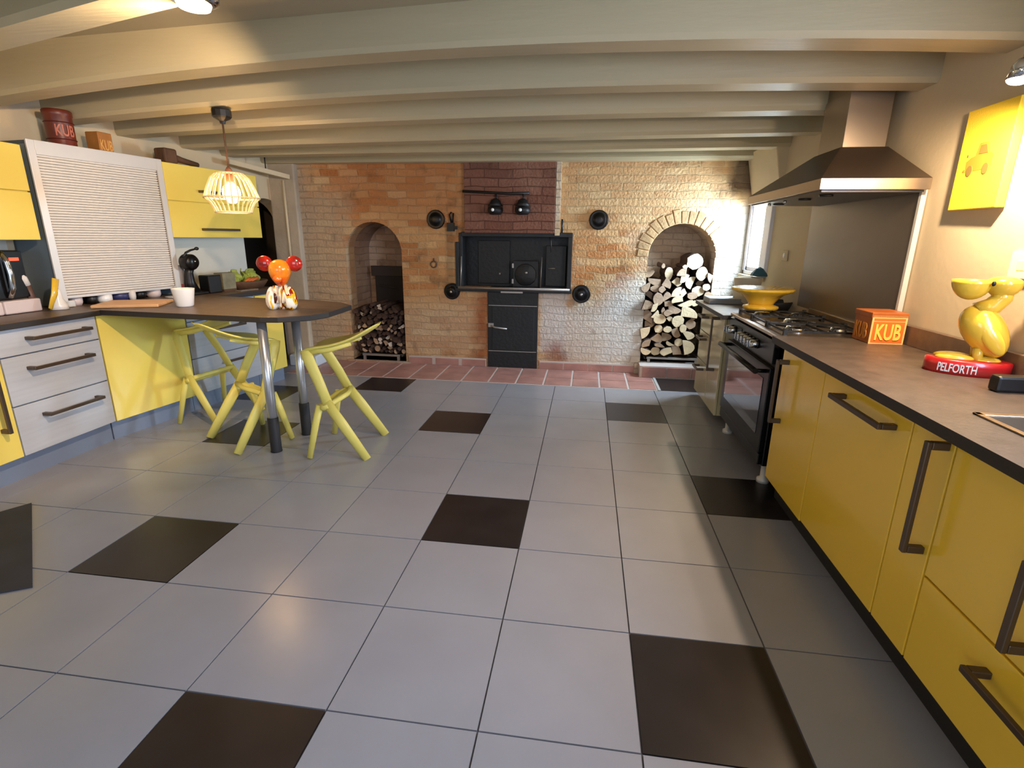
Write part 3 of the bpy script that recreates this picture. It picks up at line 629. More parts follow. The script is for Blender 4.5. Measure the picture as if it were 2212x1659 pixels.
ld = MB().box(-2.68, -1.52, -.05, .12, 0, 1.78).box(-2.58, -1.60, -.065, -.04, .42, 1.46).build('lower_door', [IRON], parent=ov, bevel=.012)
MB().box(-2.36, -1.86, -.17, -.155, 1.765, 1.80).build('name_bar', [IRONL], parent=ov)
MB().tube([(-2.60, -.09, 1.00), (-2.50, -.12, .97), (-2.22, -.12, .94)], .02, n=8).box(-2.66, -2.54, -.10, -.05, .97, 1.06).build('handle', [IRONL], parent=ld)
MB().box(-2.66, -1.54, -.07, -.04, 1.46, 1.475).box(-2.66, -1.54, -.07, -.04, .40, .415).build('strap', [IRONL], parent=ld)
# round clean-out covers
CV = [(-3.86, 3.34, .205, 'black round iron cover on the brick, upper left of the oven', 0), (-.26, 3.35, .205, 'black round iron cover on the brick, upper right of the oven', 0),
      (-3.52, 1.76, .185, 'shiny black iron cover with central knob, lower left of the oven', 1), (-.56, 1.77, .20, 'shiny black iron cover with central knob, lower right of the oven', 1)]
for x, z, r, lb, kn in CV:
    t = thing('iron_cover', lb, 'cover', (x, 9.36, z), 0, 'round iron covers round the oven')
    MB().lathe([(r, 0), (r, -.03), (r*.9, -.045), (r*.82, -.03), (r*.55, -.075), (r*.3, -.085), (.001, -.085)], (0, 0, 0), 32, axis='y').build('disc', [mat('blackened_iron', (26, 22, 20), .28, metal=.6)], parent=t)
    if kn: MB().ball((0, -.11, 0), .035).build('knob', [CHROME], parent=t)
# wall lamp pair on a rod across the chimney breast
wl = thing('twin_wall_lamp', 'dark twin wall lamp hanging from a rod on the chimney breast', 'lamp', (-2.0, 9.22, 3.75))
MB().tube([(-1.20, -.04, .17), (-.2, -.05, .12), (.25, -.05, .13)], .030, n=8).build('rod', [IRON], parent=wl)
for x in (-.47, .12):
    a_ = MB().tube([(x, -.05, .12), (x+.02, -.08, -.02)], .02, n=6).lathe([(.03, .04), (.10, .0), (.12, -.05), (.17, -.12)], (x, -.10, -.02), 18).build('lamp_shade', [IRON], parent=wl)
    b_ = MB().lathe([(.001, 0), (.16, -.02), (.17, -.10), (.12, -.17), (.001, -.17)], (x+.0, -.11, -.14), 18).build('lamp_body', [IRON], parent=wl)
    MB().ball((x+(-.03 if x < 0 else -.03), -.29, -.22), .035).build('bulb', [WHITEC], parent=b_)
# iron key latch, ring
kt = MB().tube([(0, 0, 0), (-.04, 0, .17), (0, -.0, .22), (.05, 0, .20), (.03, 0, 0)], .018, n=6).box(-.09, .07, -.05, .02, -.18, 0).box(.07, .14, -.04, .0, -.14, -.07)
tag(kt.build('iron_latch', [IRON], loc=(-3.50, 9.32, 3.27)), 'small black iron latch on the brick beside the upper left cover', 'latch')
tag(MB().tube([(.07*math.cos(a), -.02, .07*math.sin(a)) for a in [i*math.pi/8 for i in range(16)]], .016, n=6, closed=True).tube([(0, 0, .07), (0, -.02, .13)], .02, n=6).build('iron_ring', [mat('rusty_iron', (92, 62, 40), .7)], loc=(-3.93, 9.34, 2.36)), 'small rusty iron ring fixed to the brick left of the oven', 'ring')

# ------------------------------------------------------------------ firewood
def log_poly(rx, rz, kind, rnd, n=14):
    pts = []
    if kind == 'w':       # split wedge: a pie slice
        a0 = rnd.uniform(0, 6.28); sp = rnd.uniform(1.5, 2.3)
        pts = [(0, 0)]+[(math.cos(a0+sp*i/7), math.sin(a0+sp*i/7)) for i in range(8)]
    elif kind == 'h':     # half round
        a0 = rnd.uniform(0, 6.28); pts = [(math.cos(a0+math.pi*i/9), math.sin(a0+math.pi*i/9)) for i in range(10)]
    else:
        pts = [(math.cos(2*math.pi*i/n)*rnd.uniform(.88, 1.06), math.sin(2*math.pi*i/n)*rnd.uniform(.88, 1.06)) for i in range(n)]
    xs = [p[0] for p in pts]; zs = [p[1] for p in pts]
    cx, cz = (max(xs)+min(xs))/2, (max(zs)+min(zs))/2; kx, kz = 2/(max(xs)-min(xs)), 2/(max(zs)-min(zs))
    return [((p[0]-cx)*kx*rx, (p[1]-cz)*kz*rz) for p in pts]
def px2w(px, py, y):
    """where a photo measurement falls on the plane at depth y"""
    d = fw+rt*((px-1106)/1123.57)+up*((829.5-py)/1123.57); c = Vector((-0.4642, -2.4826, 2.9579)); t = (y-c.y)/d.y
    return c+d*t
ORD = ['first', 'second', 'third', 'fourth', 'fifth', 'sixth', 'seventh', 'eighth', 'ninth', 'tenth', 'eleventh', 'twelfth', 'thirteenth', 'fourteenth', 'fifteenth', 'sixteenth', 'seventeenth', 'eighteenth', 'nineteenth', 'twentieth']+['number %d' % i for i in range(21, 60)]
def label_pile(logs, where, layers):
    zs = [l[1] for l in logs]; z0, z1 = min(zs), max(zs)+1e-6; by = {}
    for l in logs: by.setdefault(int((l[1]-z0)/(z1-z0)*layers), []).append(l)
    for k, row in by.items():
        row.sort(key=lambda l: l[0])
        lay = ('bottom' if k == 0 else 'top' if k == layers-1 else ORD[k]) + ' layer'
        for i, l in enumerate(row):
            tag(l[2], '%s log, %s from the left in the %s of the %s' % (l[3], ORD[i], lay, where), 'log', 'logs in the '+where)
LG = """1115 140 85 85 o p|1195 285 62 75 o p|998 203 30 25 w p|955 262 50 45 w g|800 285 44 70 o p|735 190 20 28 o g|990 335 48 55 w p|895 382 58 52 w p|1058 395 54 70 h p|1295 335 30 55 w g|1250 447 40 38 o p|1150 495 68 56 o p|1172 400 45 34 o d|892 503 52 54 w p|975 512 36 48 w p|1085 548 56 42 o g|905 590 62 45 w p|1000 635 85 46 h p|1270 550 42 45 o g|1112 640 36 34 o p|522 442 50 60 h g|550 262 75 62 o d|628 385 72 42 w g|772 400 52 60 w g|645 462 62 38 o d|722 472 40 42 w g|550 540 62 50 h d|548 658 64 54 h g|672 588 55 76 o g|780 565 46 56 h g|805 640 56 36 w g|875 705 74 56 h g|628 685 36 52 w p|732 730 22 42 o g|798 755 54 40 w g|635 765 42 48 h p|535 800 70 80 h d|692 825 68 56 o p|812 824 40 30 w p|908 855 66 66 o p|1045 745 90 66 w p|1098 806 36 38 w g|1060 890 56 56 o g|575 892 60 54 w d|680 945 50 46 o p|785 950 48 38 o p|970 940 38 46 o p|885 985 54 60 w g|1028 1025 72 50 h p|512 990 56 72 w p|648 1058 72 60 w g|770 1040 58 50 h d|530 1120 52 50 w g|815 1117 46 30 h p|918 1105 48 46 o p|692 1138 60 26 h g|1030 1168 72 84 h p|525 1212 60 42 h p|637 1210 55 48 o p|768 1215 70 52 w p|885 1190 62 62 w d"""
rnd = random.Random(11); RL = []
for row in LG.split('|'):
    cx, cy, rx, ry, kd, tone = row.split(); cx, cy, rx, ry = map(float, (cx, cy, rx, ry))
    yf = 9.28+rnd.uniform(-.05, .10)+(.12 if tone == 'd' else 0)
    p = px2w(1300+cx/5.53, 540+cy/5.53, yf); k = 11.9/1123.57/5.53
    pts = log_poly(rx*k*1.04, ry*k*1.04, kd, rnd)
    o = MB().prism(pts, 'y', 0, .86+rnd.uniform(-.06, .06), 1, mcap=0).build('log', [WOODE2 if tone != 'p' else WOODE, BARK], loc=(p.x, yf, p.z), bevel=.006)
    RL.append((p.x, p.z, o, {'p': 'pale', 'g': 'tan', 'd': 'grey-brown'}[tone]+{'o': ' round', 'w': ' wedge-shaped', 'h': ' half-round'}[kd]))
label_pile(RL, 'right arch woodpile', 7)
# filler row behind, so that the gaps show more wood
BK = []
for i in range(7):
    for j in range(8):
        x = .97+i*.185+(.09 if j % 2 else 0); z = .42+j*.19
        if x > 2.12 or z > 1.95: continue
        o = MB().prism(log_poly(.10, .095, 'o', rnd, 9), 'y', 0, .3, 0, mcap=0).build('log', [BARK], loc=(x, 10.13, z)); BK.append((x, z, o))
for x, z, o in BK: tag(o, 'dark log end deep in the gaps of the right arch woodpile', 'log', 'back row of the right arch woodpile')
def rack(x0, x1, z, y0, label):
    t = thing('log_rack', label, 'rack', ((x0+x1)/2, y0, z))
    h = (x1-x0)/2
    MB().box(-h, h, 0, .06, .10, .15).box(-h, h, .9, .96, .10, .15).box(-h, -h+.06, 0, .96, .10, .15).box(h-.06, h, 0, .96, .10, .15).build('frame', [IRONL], parent=t, bevel=.006)
    for a in (-h+.10, h-.10):
        for b in (.03, .93): box(a-.03, a+.03, b-.03, b+.03, 0, .11).build('leg', [IRONL], parent=t)
rack(.92, 2.16, .25, 9.36, 'low metal log rack in the right arch')
rack(-5.86, -4.80, .05, 9.36, 'low metal log rack in the left arch')
# dark wood pile of the left arch
rnd = random.Random(5); LL = []; placed = []
tries = 0
while len(LL) < 150 and tries < 20000:
    tries += 1
    x = rnd.uniform(-5.98, -4.76); z = rnd.uniform(.25, 1.42); top = 1.16+.24*math.sin((x+6.1)*2.2)
    if z > top: continue
    r = rnd.uniform(.038, .075)
    if any((x-a)**2+(z-b)**2 < (.92*(r+c))**2 for a, b, c in placed): continue
    placed.append((x, z, r)); kd = rnd.choice('owwh')
    pale = rnd.random() < .14; mid = rnd.random() < .25
    yf = 9.42+rnd.uniform(-.08, .12)
    o = MB().prism(log_poly(r*rnd.uniform(.9, 1.25), r, kd, rnd, 10), 'y', 0, .9, 1, mcap=0).build('log', [PALEBARK if pale else (WOODE2 if mid and z < 1 else DARKLOG), DARKLOG], loc=(x, yf, z), rot=(0, rnd.uniform(-.6, .6), rnd.uniform(-.12, .12)))
    LL.append((x, z, o, ('pale' if pale else 'tan' if mid and z < 1 else 'dark')+{'o': ' round', 'w': ' split', 'h': ' half-round'}[kd]))
label_pile(LL, 'left arch woodpile', 12)
# sooty iron fire box behind the left pile
fb = thing('iron_fire_box', 'dark sooty iron box deep in the left arch above the wood', 'fire box', (-5.30, 10.34, .05))
MB().box(-.48, .50, 0, .38, .12, 2.18).build('body', [mat('sooted_iron', (34, 24, 20), .8)], parent=fb, bevel=.02)
MB().box(-.56, .56, -.04, .02, 1.95, 2.2).tube([(-.35, -.06, 1.72), (.1, -.06, 1.66)], .02, n=6).build('lid', [mat('sooted_iron2', (44, 32, 26), .7)], parent=fb, bevel=.01)

# ------------------------------------------------------------------ lamps
pl = thing('pendant_lamp', 'wire cage pendant lamp with glowing bulb hanging over the bar table', 'lamp', (-5.48, 4.68, 4.60))
pl.scale = (1.03, 1.03, 1.075)
MB().lathe([(.001, 0), (.115, 0), (.12, -.02), (.12, -.09), (.10, -.11), (.04, -.14), (.03, -.17), (.001, -.17)], (0, 0, 0), 12, sm=False).build('canopy', [BLACK], parent=pl)
MB().tube([(0, 0, -.15), (0, 0, -.70)], .012, n=8).build('cord', [DWOOD], parent=pl)
MB().lathe([(.02, .04), (.045, 0), (.05, -.14), (.03, -.16)], (0, 0, -.72), 16).build('socket', [mat('bulb_socket', (120, 80, 60), .5)], parent=pl)
MB().ball((0, 0, -1.0), (.115, .115, .13)).build('bulb', [BULB], parent=pl)
cg = MB(); pf = [(.17, -.76), (.24, -.82), (.30, -.94), (.345, -1.06), (.28, -1.12), (.245, -1.18), (.225, -1.24)]
for k in range(26):
    a = 2*math.pi*k/26; cg.tube([(r*math.cos(a), r*math.sin(a), z) for r, z in pf], .0095, n=5)
for r, z in ((.17, -.76), (.345, -1.06), (.225, -1.24)): cg.tube([(r*math.cos(i*math.pi/16), r*math.sin(i*math.pi/16), z) for i in range(32)], .012, n=6, closed=True)
cg.build('cage_shade', [CAGE], parent=pl)
lamp('pendant_light', 'POINT', (0, 0, -1.0), 44, WARM, .14, parent=pl)
# wall spot above the canvas, at the right edge
def wall_spot(loc, label, power, target, arm=.15):
    t = thing('wall_spotlight', label, 'spotlight', loc, 0, 'small spotlights of the room')
    MB().lathe([(.07, 0), (.07, -.03), (.03, -.05)], (.0, 0, 0), 18, axis='x').tube([(-.03, 0, 0), (-arm, 0, .03), (-arm, 0, -.02)], .018, n=8).build('bracket', [CHROME], parent=t)
    MB().lathe([(.03, .0), (.06, -.04), (.08, -.13), (.075, -.13)], (-arm, 0, -.0), 18).build('housing', [CHROME], parent=t)
    MB().ball((-arm, 0, -.13), (.075, .075, .04)).build('glass', [SPOTG], parent=t)
    d = (Vector(target)-Vector(loc)-Vector((-arm, 0, -.2)))
    l = lamp('spot_light', 'SPOT', (-arm, 0, -.20), power, WARM2, .05, parent=t, spot=150, blend=.6)
    l.rotation_euler = d.to_track_quat('-Z', 'Y').to_euler()
    return t
wall_spot((XR(2.14)-.01, 2.14, 4.22), 'bright chrome wall spotlight at the right edge above the yellow canvas', 150, (2.0, 3.6, 1.6), .46)
wall_spot((XR(-1)-.02, .9, 4.40), 'chrome wall spotlight added out of view on the right wall', 50, (1.2, -.6, 0))  # added fill spot, out of view
for p_, tg, pw in (((-.2, .1, 4.62), (.6, 3.6, 0), 2), ((-3.2, -2.0, 4.62), (-4.6, 1.6, 0), 4), ((.9, -3.2, 4.62), (1.2, 0, 0), 2)):  # unseen spots added behind the camera for more warm ambient light
    e = thing('ceiling_spotlight', 'round ceiling spotlight added behind the viewpoint for warm fill', 'spotlight', p_, 0, 'added fill spotlights behind the viewpoint')
    MB().lathe([(.16, 0), (.16, -.04), (.12, -.06), (.001, -.06)], (0, 0, 0), 20).build('rim', [CHROME], parent=e)
    MB().lathe([(.001, -.062), (.11, -.062), (.10, -.085), (.001, -.09)], (0, 0, 0), 20).build('glass', [SPOTG], parent=e)
    l = lamp('spot_light', 'SPOT', (0, 0, -.12), pw, WARM2, .06, parent=e, spot=160, blend=.6)
    l.rotation_euler = (Vector(tg)-Vector(p_)).to_track_quat('-Z', 'Y').to_euler()
# ceiling spot on the nearest visible beam
cs = thing('ceiling_spotlight', 'glowing ceiling spotlight on the nearest beam at the top edge', 'spotlight', (-3.20, 1.28, 4.53))
MB().lathe([(.16, 0), (.16, -.04), (.12, -.06), (.001, -.06)], (0, 0, 0), 20).build('rim', [CHROME], parent=cs)
MB().lathe([(.001, -.062), (.11, -.062), (.10, -.085), (.001, -.09)], (0, 0, 0), 20).build('glass', [SPOTG], parent=cs)
l = lamp('ceiling_spot_light', 'SPOT', (0, 0, -.12), 230, WARM2, .06, parent=cs, spot=92, blend=.5)
l.rotation_euler = Vector((-4.4, 2.9, -1.3)).to_track_quat('-Z', 'Y').to_euler()

# ------------------------------------------------------------------ yellow canvas with a small car
cv = thing('canvas_picture', 'yellow canvas picture with a small orange car on the right wall', 'picture', (XR(2.95)-.005, 3.24, 0), RR)
W_, Z0, Z1 = .60, 3.25, 4.10
box(0, W_, -.075, 0, Z0, Z1).build('canvas', [SIGNY], parent=cv, bevel=.006)
yy = -.081; car = MB()
car.prism([(.15, 3.575), (.14, 3.66), (.20, 3.69), (.26, 3.70), (.29, 3.80), (.42, 3.80), (.47, 3.71), (.52, 3.69), (.52, 3.60), (.50, 3.575)], 'y', yy+.004, yy+.008, 0)
car.prism([(.31, 3.71), (.32, 3.78), (.40, 3.78), (.44, 3.71)], 'y', yy+.001, yy+.004, 1)
for cx in (.215, .445): car.prism(disc(cx, 3.58, .045, 18), 'y', yy+.001, yy+.004, 1)
car.prism([(.135, 3.70), (.155, 3.70), (.155, 3.72), (.135, 3.72)], 'y', yy+.003, yy+.008, 1)
car.prism([(.11, 3.575), (.145, 3.575), (.145, 3.60), (.11, 3.59)], 'y', yy+.003, yy+.008, 0)
car.V = [(x*.85, y, z) for x, y, z in car.V]; car.build('car_print', [SIGNO, SIGNG], parent=cv)

# ------------------------------------------------------------------ tins with lettering
def tin_letters(mb, s, size, w, h, fat=.004):
    v, f = text(s, size, .006, fat)
    xs = [p[0] for p in v]; ys = [p[1] for p in v]
    kx, ky = w/(max(xs)-min(xs)), h/(max(ys)-min(ys)); mx, my = (max(xs)+min(xs))/2, (max(ys)+min(ys))/2
    return [((p[0]-mx)*kx, (p[1]-my)*ky, p[2]) for p in v], f
# orange KUB box on the right worktop: two lettered faces
kb = thing('tin_box', 'small orange tin box lettered KUB on the right worktop beside the cooker', 'tin box', (2.69, 3.60, 1.92), math.radians(1))
a = .17
MB().box(-a, a, -a, a, 0, .30).box(-a-.008, a+.008, -a-.008, a+.008, .27, .33).build('body', [mat('brown_orange_tin', (176, 96, 40), .42, noise=.2, nscale=8)], parent=kb, bevel=.008)
fp = MB().box(-a+.0, a-.0, -a-.008, -a, .0, .30, 1).box(-a+.018, a-.018, -a-.011, -a-.006, .015, .235, 0).box(-a+.018, a-.018, -a-.011, -a-.006, .245, .27, 0).build('printed_face', [TINORED, TINCREAM], parent=kb)
v, f = tin_letters(None, 'KUB', .2, .25, .17)
MB().add(v, f, 0, fn=lambda x, y, z: (x, -a-.012-z, .125+y)).build('lettering', [TINT], parent=kb)
v, f = tin_letters(None, 'KUB', .2, .24, .17)
MB().add(v, f, 0, fn=lambda x, y, z: (-a-.004-z, -x, .125+y)).build('lettering', [mat('brown_print', (206, 132, 50), .5)], parent=kb)
# small yellow-brown KUB box on the shutter cabinet
P1 = F(1.13, .78)
k2 = thing('tin_box', 'small brown-yellow tin box lettered KUB on top of the roller shutter cabinet', 'tin box', (P1[0], P1[1], 4.13), ROTF+math.radians(6))
MB().box(-.115, .115, -.11, .11, 0, .28).build('body', [mat('ochre_tin', (170, 112, 50), .45, noise=.2, nscale=9)], parent=k2, bevel=.01)
v, f = tin_letters(None, 'KUB', .2, .20, .15)
MB().add(v, f, 0, fn=lambda x, y, z: (x, -.112-z, .10+y)).build('lettering', [mat('dull_gold_print', (214, 160, 84), .5)], parent=k2)
# large dark red KUB tin
P2 = F(.64, .84)
k3 = thing('storage_tin', 'large dark red round tin lettered KUB on the roller shutter cabinet', 'tin', (P2[0], P2[1], 4.13), ROTF-math.radians(14))
MB().lathe([(.165, 0), (.17, .02), (.165, .04), (.165, .40), (.172, .41), (.172, .47), (.16, .485), (.001, .485)], (0, 0, 0), 36).build('body', [TINR], parent=k3)
v, f = tin_letters(None, 'KUB', .2, .22, .15)
MB().add(v, f, 0, fn=lambda x, y, z: ((.168+z)*math.sin(x/.165), -(.168+z)*math.cos(x/.165), .21+y)).build('lettering', [TINTR], parent=k3)
MB().tube([(.168*math.cos(i*math.pi/18), .168*math.sin(i*math.pi/18), .10) for i in range(36)], .008, n=5, closed=True).tube([(.168*math.cos(i*math.pi/18), .168*math.sin(i*math.pi/18), .32) for i in range(36)], .008, n=5, closed=True).build('band', [mat('tin_band', (84, 30, 22), .5)], parent=k3)
# wooden tool on the far wall cabinet
P3 = F(2.25, .80)
wtool = thing('wooden_plane', 'old brown wooden tool with a block and long handle on the far wall cabinet', 'tool', (P3[0], P3[1], 4.12), ROTF)
MB().box(-.13, .12, -.12, .12, 0, .24).build('block', [DWOOD], parent=wtool, bevel=.03)
MB().tube([(.08, 0, .12), (.30, 0, .09), (.62, 0, .05)], [.07, .05, .045], n=8).build('handle', [DWOOD], parent=wtool)

# ------------------------------------------------------------------ bird figurine on its red stand
bf = thing('bird_figurine', 'glossy yellow bird figurine on an oval red stand lettered PELFORTH', 'figurine', (2.69, 2.20, 1.92), math.radians(-22))
MB().lathe([(.285, 0), (.285, .11), (.27, .12), (.001, .12)], (0, 0, 0), 40, fn=lambda x, y, z: (x, y*.62, z)).build('stand', [FIGR], parent=bf)
v, f = tin_letters(None, 'PELFORTH', .1, .23, .07, .001)
def onstand(x, y, z):
    t = (x-.05)/.22-math.pi/2*1.0; t = -math.pi/2+(x-.085)/.25
    return ((.287+z*.6)*math.cos(t), .62*(.287+z*.6)*math.sin(t), .056+y)
MB().add(v, f, 0, fn=onstand).build('lettering', [WHITEP], parent=bf)
def egg(c, r, tilt, m=0, n=24, sq=0.0):
    ct, st_ = math.cos(tilt), math.sin(tilt)
    def fn(x, y, z):
        x, z = x-c[0], z-c[2]; k = 1+sq*z/r[2]
        x *= k; y = c[1]+(y-c[1])*k
        return (c[0]+x*ct+z*st_, y, c[2]-x*st_+z*ct)
    return MB().ball(c, r, m, n, fn=fn)
bd = egg((.06, 0, .35), (.14, .135, .235), math.radians(-34), sq=.12)
bd.build('body', [FIGY], parent=bf)
MB().tube([(.0, 0, .50), (.07, 0, .56), (.11, 0, .62), (.10, 0, .68)], [.09, .07, .07, .08], n=14).build('neck', [FIGY], parent=bf)
hdm = MB().ball((.105, 0, .69), (.115, .11, .12), 0, 28, fn=lambda x, y, z: (x, y, .69+(z-.69)*(.42 if z > .69 else 1)+.05)); hdm.build('head', [FIGY], parent=bf)
# open scoop of the lower bill
def half_bowl(c, rx, ry, rz, th=.9):
    b = MB(); pr = [(1, 0)]+[(math.cos(a), -math.sin(a)) for a in [math.pi/2*i/8 for i in range(1, 8)]]+[(.001, -1)]
    inner = [(.001, -th)]+[(th*math.cos(a), -th*math.sin(a)) for a in [math.pi/2*i/8 for i in range(7, 0, -1)]]+[(th, 0)]
    return b.lathe(pr[::-1][0:0]+[(.001, -1)]+pr[::-1][1:]+[(th, 0)]+inner[::-1][1:], (0, 0, 0), 28, fn=lambda x, y, z: (c[0]+x*rx, c[1]+y*ry, c[2]+z*rz))
half_bowl((-.09, 0, .755), .135, .115, .16).build('bill', [FIGY], parent=bf)
for s in (-1, 1):
    MB().ball((.02, s*.098, .735), (.014, .010, .02)).build('eye', [BLACK], parent=bf)
    egg((.09, s*.115, .31), (.06, .025, .15), math.radians(-34)).build('wing', [FIGY], parent=bf)
MB().ball((-.10, -.05, .125), (.13, .055, .035)).ball((-.10, .05, .125), (.13, .055, .035)).ball((.10, 0, .115), (.11, .09, .04)).tube([(.05, -.04, .10), (.04, -.04, .22)], .035, n=10).tube([(.05, .04, .10), (.04, .04, .22)], .035, n=10).build('feet', [FIGY], parent=bf)

# ------------------------------------------------------------------ cake stand, canister, tray beyond the cooker
cs_ = thing('cake_stand', 'yellow scalloped cake stand on the short worktop beyond the cooker', 'cake stand', (2.30, 6.30, 1.90))
sc_ = lambda a, h: 1+.035*abs(math.sin(a*12)) if True else 1
MB().lathe([(.001, .335), (.30, .315), (.44, .345), (.455, .33), (.44, .30), (.32, .245), (.25, .18), (.20, .12), (.17, .07)], (0, 0, 0), 72, rfn=lambda a, h: 1+(.03*abs(math.sin(a*12)) if h > .28 else 0)).build('plate', [FIGY], parent=cs_)
MB().lathe([(.10, .11), (.19, .085), (.255, .065), (.26, .045), (.23, 0), (.001, 0)], (0, 0, 0), 60, rfn=lambda a, h: 1+(.04*abs(math.sin(a*9)) if h < .05 else 0)).build('foot', [FIGY], parent=cs_)
wc = thing('ceramic_canister', 'wide white canister on the window sill end of the worktop', 'canister', (2.42, 7.55, 1.85))
MB().lathe([(.18, 0), (.215, .05), (.225, .36), (.235, .40), (.235, .45), (.20, .47), (.001, .50)], (0, 0, 0), 32).build('body', [WALL], parent=wc)
tag(MB().lathe([(.001, .16), (.06, .13), (.13, .05), (.15, 0), (.001, 0)], (0, 0, 0), 7, sm=False).build('folded_cloth', [TEAL], loc=(2.58, 7.50, 2.35)), 'small teal cloth lying on the white canister by the window', 'cloth')
tag(MB().lathe([(.001, 0), (.26, 0), (.33, .14), (.32, .15), (.25, .02), (.001, .02)], (0, 0, 0), 28).build('roasting_pan', [IRON], loc=(2.62, 6.78, 1.85)), 'dark round pan behind the cake stand against the wall', 'pan')
tag(MB().box(-.5, .3, -.25, .25, 0, .1).build('bread_board', [mat('grey_slab', (150, 150, 152), .5)], loc=(2.25, 7.62, 1.85), bevel=.01), 'low grey tray at the far end of the short worktop', 'tray')
so = thing('wall_socket', 'double wall socket on the right wall between window and splashback', 'socket', (XR(7.1)-.005, 7.15, 2.72), RR)
MB().box(-.11, .11, -.025, 0, -.09, .09).build('plate', [WALL], parent=so, bevel=.008)
MB().lathe([(.045, -.026), (.045, -.028), (.001, -.028)], (-.0, 0, 0), 16, axis='y').build('insert', [WHITEP], parent=so)
s2_ = thing('wall_socket', 'white wall socket with plug at the right edge behind the bird figurine', 'socket', (XR(2.1)-.005, 2.26, 2.78), RR)
MB().box(-.16, .20, -.03, 0, -.10, .12).build('plate', [WHITEP], parent=s2_, bevel=.01)
MB().box(.10, .19, -.16, -.03, -.03, .06).build('plug', [WHITEP], parent=s2_, bevel=.01)
tag(MB().box(-.25, .12, -.05, .05, 0, .12).build('knife_block', [BLACK], loc=(2.75, 1.62, 1.92), bevel=.02), 'low black object against the wall beside the red stand', 'container')

# ------------------------------------------------------------------ things on the bar table
mg = thing('mug', 'white ceramic pot on the bar table in front of the coffee machine', 'mug', (-6.28, 4.44, 1.94))
MB().lathe([(.001, .0), (.10, 0), (.115, .02), (.15, .25), (.15, .262), (.138, .262), (.105, .03), (.001, .03)], (0, 0, 0), 32).build('body', [WHITEC], parent=mg)
def drip_mat():
    m = bpy.data.materials.new('poured_paint'); m.use_nodes = True; nt = m.node_tree; N = nt.nodes; L = nt.links; b = N['Principled BSDF']
    b.inputs['Roughness'].default_value = .15; b.inputs['Coat Weight'].default_value = .6
    tc = N.new('ShaderNodeTexCoord'); mp = N.new('ShaderNodeMapping'); mp.inputs['Scale'].default_value = (16, 16, 2.2); L.new(tc.outputs['Object'], mp.inputs[0])
    n = N.new('ShaderNodeTexNoise'); n.inputs['Scale'].default_value = 1.6; n.inputs['Detail'].default_value = 1; L.new(mp.outputs[0], n.inputs['Vector'])
    r = N.new('ShaderNodeValToRGB'); r.color_ramp.interpolation = 'CONSTANT'; e = r.color_ramp.elements
    cols = [(0, (70, 22, 14)), (.36, (214, 200, 180)), (.44, (244, 244, 236)), (.52, (236, 186, 40)), (.58, (150, 40, 20)), (.63, (246, 232, 200))]
    while len(e) < len(cols): e.new(.5)
    for i, (p, c) in enumerate(cols): e[i].position = p; e[i].color = lin(c)
    L.new(n.outputs['Fac'], r.inputs[0]); L.new(r.outputs[0], b.inputs['Base Color']); return m
DRIP = drip_mat()
HEADM = mat('red_orange_paint', (226, 48, 22), .15, coat=.6, rgb2=(244, 176, 40), nscale=8)
EARM = mat('red_paint', (220, 44, 24), .15, coat=.6, rgb2=(70, 14, 20), nscale=12)
br = thing('bear_figurine', 'glossy red, yellow and white painted bear figurine on the bar table', 'figurine', (-4.76, 4.50, 1.94), math.radians(12))
br.scale = (1.1, 1.1, 1.08)
def bl(c, r, sq=0, n=24):
    return MB().ball(c, r, 0, n, fn=lambda x, y, z: (c[0]+(x-c[0])*(1+sq*(z-c[2])/r[2]), c[1]+(y-c[1])*(1+sq*(z-c[2])/r[2]), z))
bl((0, .03, .17), (.115, .10, .19), -.35).build('torso', [DRIP], parent=br)
for s in (-1, 1):
    bl((s*.115, -.05, .145), (.082, .09, .155), -.25).build('leg', [DRIP], parent=br)
    MB().tube([(s*.06, -.05, .30), (s*.055, -.10, .20), (s*.04, -.12, .09)], [.035, .032, .03], n=10).build('arm', [DRIP], parent=br)
hh = bl((0, -.01, .47), (.135, .12, .175), .28).build('head', [HEADM], parent=br)
MB().ball((0, -.12, .40), (.055, .05, .05)).build('muzzle', [HEADM], parent=br)
for s in (-1, 1):
    MB().ball((s*.185, .0, .59), (.105, .045, .10)).build('ear', [EARM], parent=br)
cbd = MB().box(-.42, .42, -.34, .34, 0, .045)
tag(cbd.build('chopping_board', [BOARD], loc=(-7.10, 4.42, 1.94), rot=(0, 0, math.radians(24)), bevel=.015), 'light wooden chopping board on the corner of table and worktop', 'chopping board')

# ------------------------------------------------------------------ left worktop clutter
mw = thing('microwave', 'black microwave oven with silver handle on the left worktop', 'microwave', (-7.86, 2.58, 2.115), RN)
MB().box(0, 1.02, .02, .62, 0, .62).build('body', [BLACK], parent=mw, bevel=.015)
MB().box(0, .74, -.02, .02, .02, .61).build('door', [BLACKG], parent=mw, bevel=.01)
MB().tube([(.74, -.03, .04), (.755, -.09, .15), (.76, -.10, .32), (.755, -.09, .48), (.74, -.03, .60)], .035, n=8).build('handle', [CHROME], parent=mw)
cp = MB().box(.80, 1.02, -.01, .02, .02, .61).build('control_panel', [BLACKG], parent=mw, bevel=.006)
MB().box(.85, .97, -.016, -.008, .49, .53).build('display', [LED], parent=mw)
bx = thing('storage_box', 'cream two-part box under the microwave', 'box', (-7.78, 2.40, 1.94), RN)
MB().box(0, .78, 0, .55, 0, .17).build('lid_left', [PINKW], parent=bx, bevel=.02)
MB().box(.79, 1.26, 0, .55, 0, .17).build('lid_right', [PINKW], parent=bx, bevel=.02)
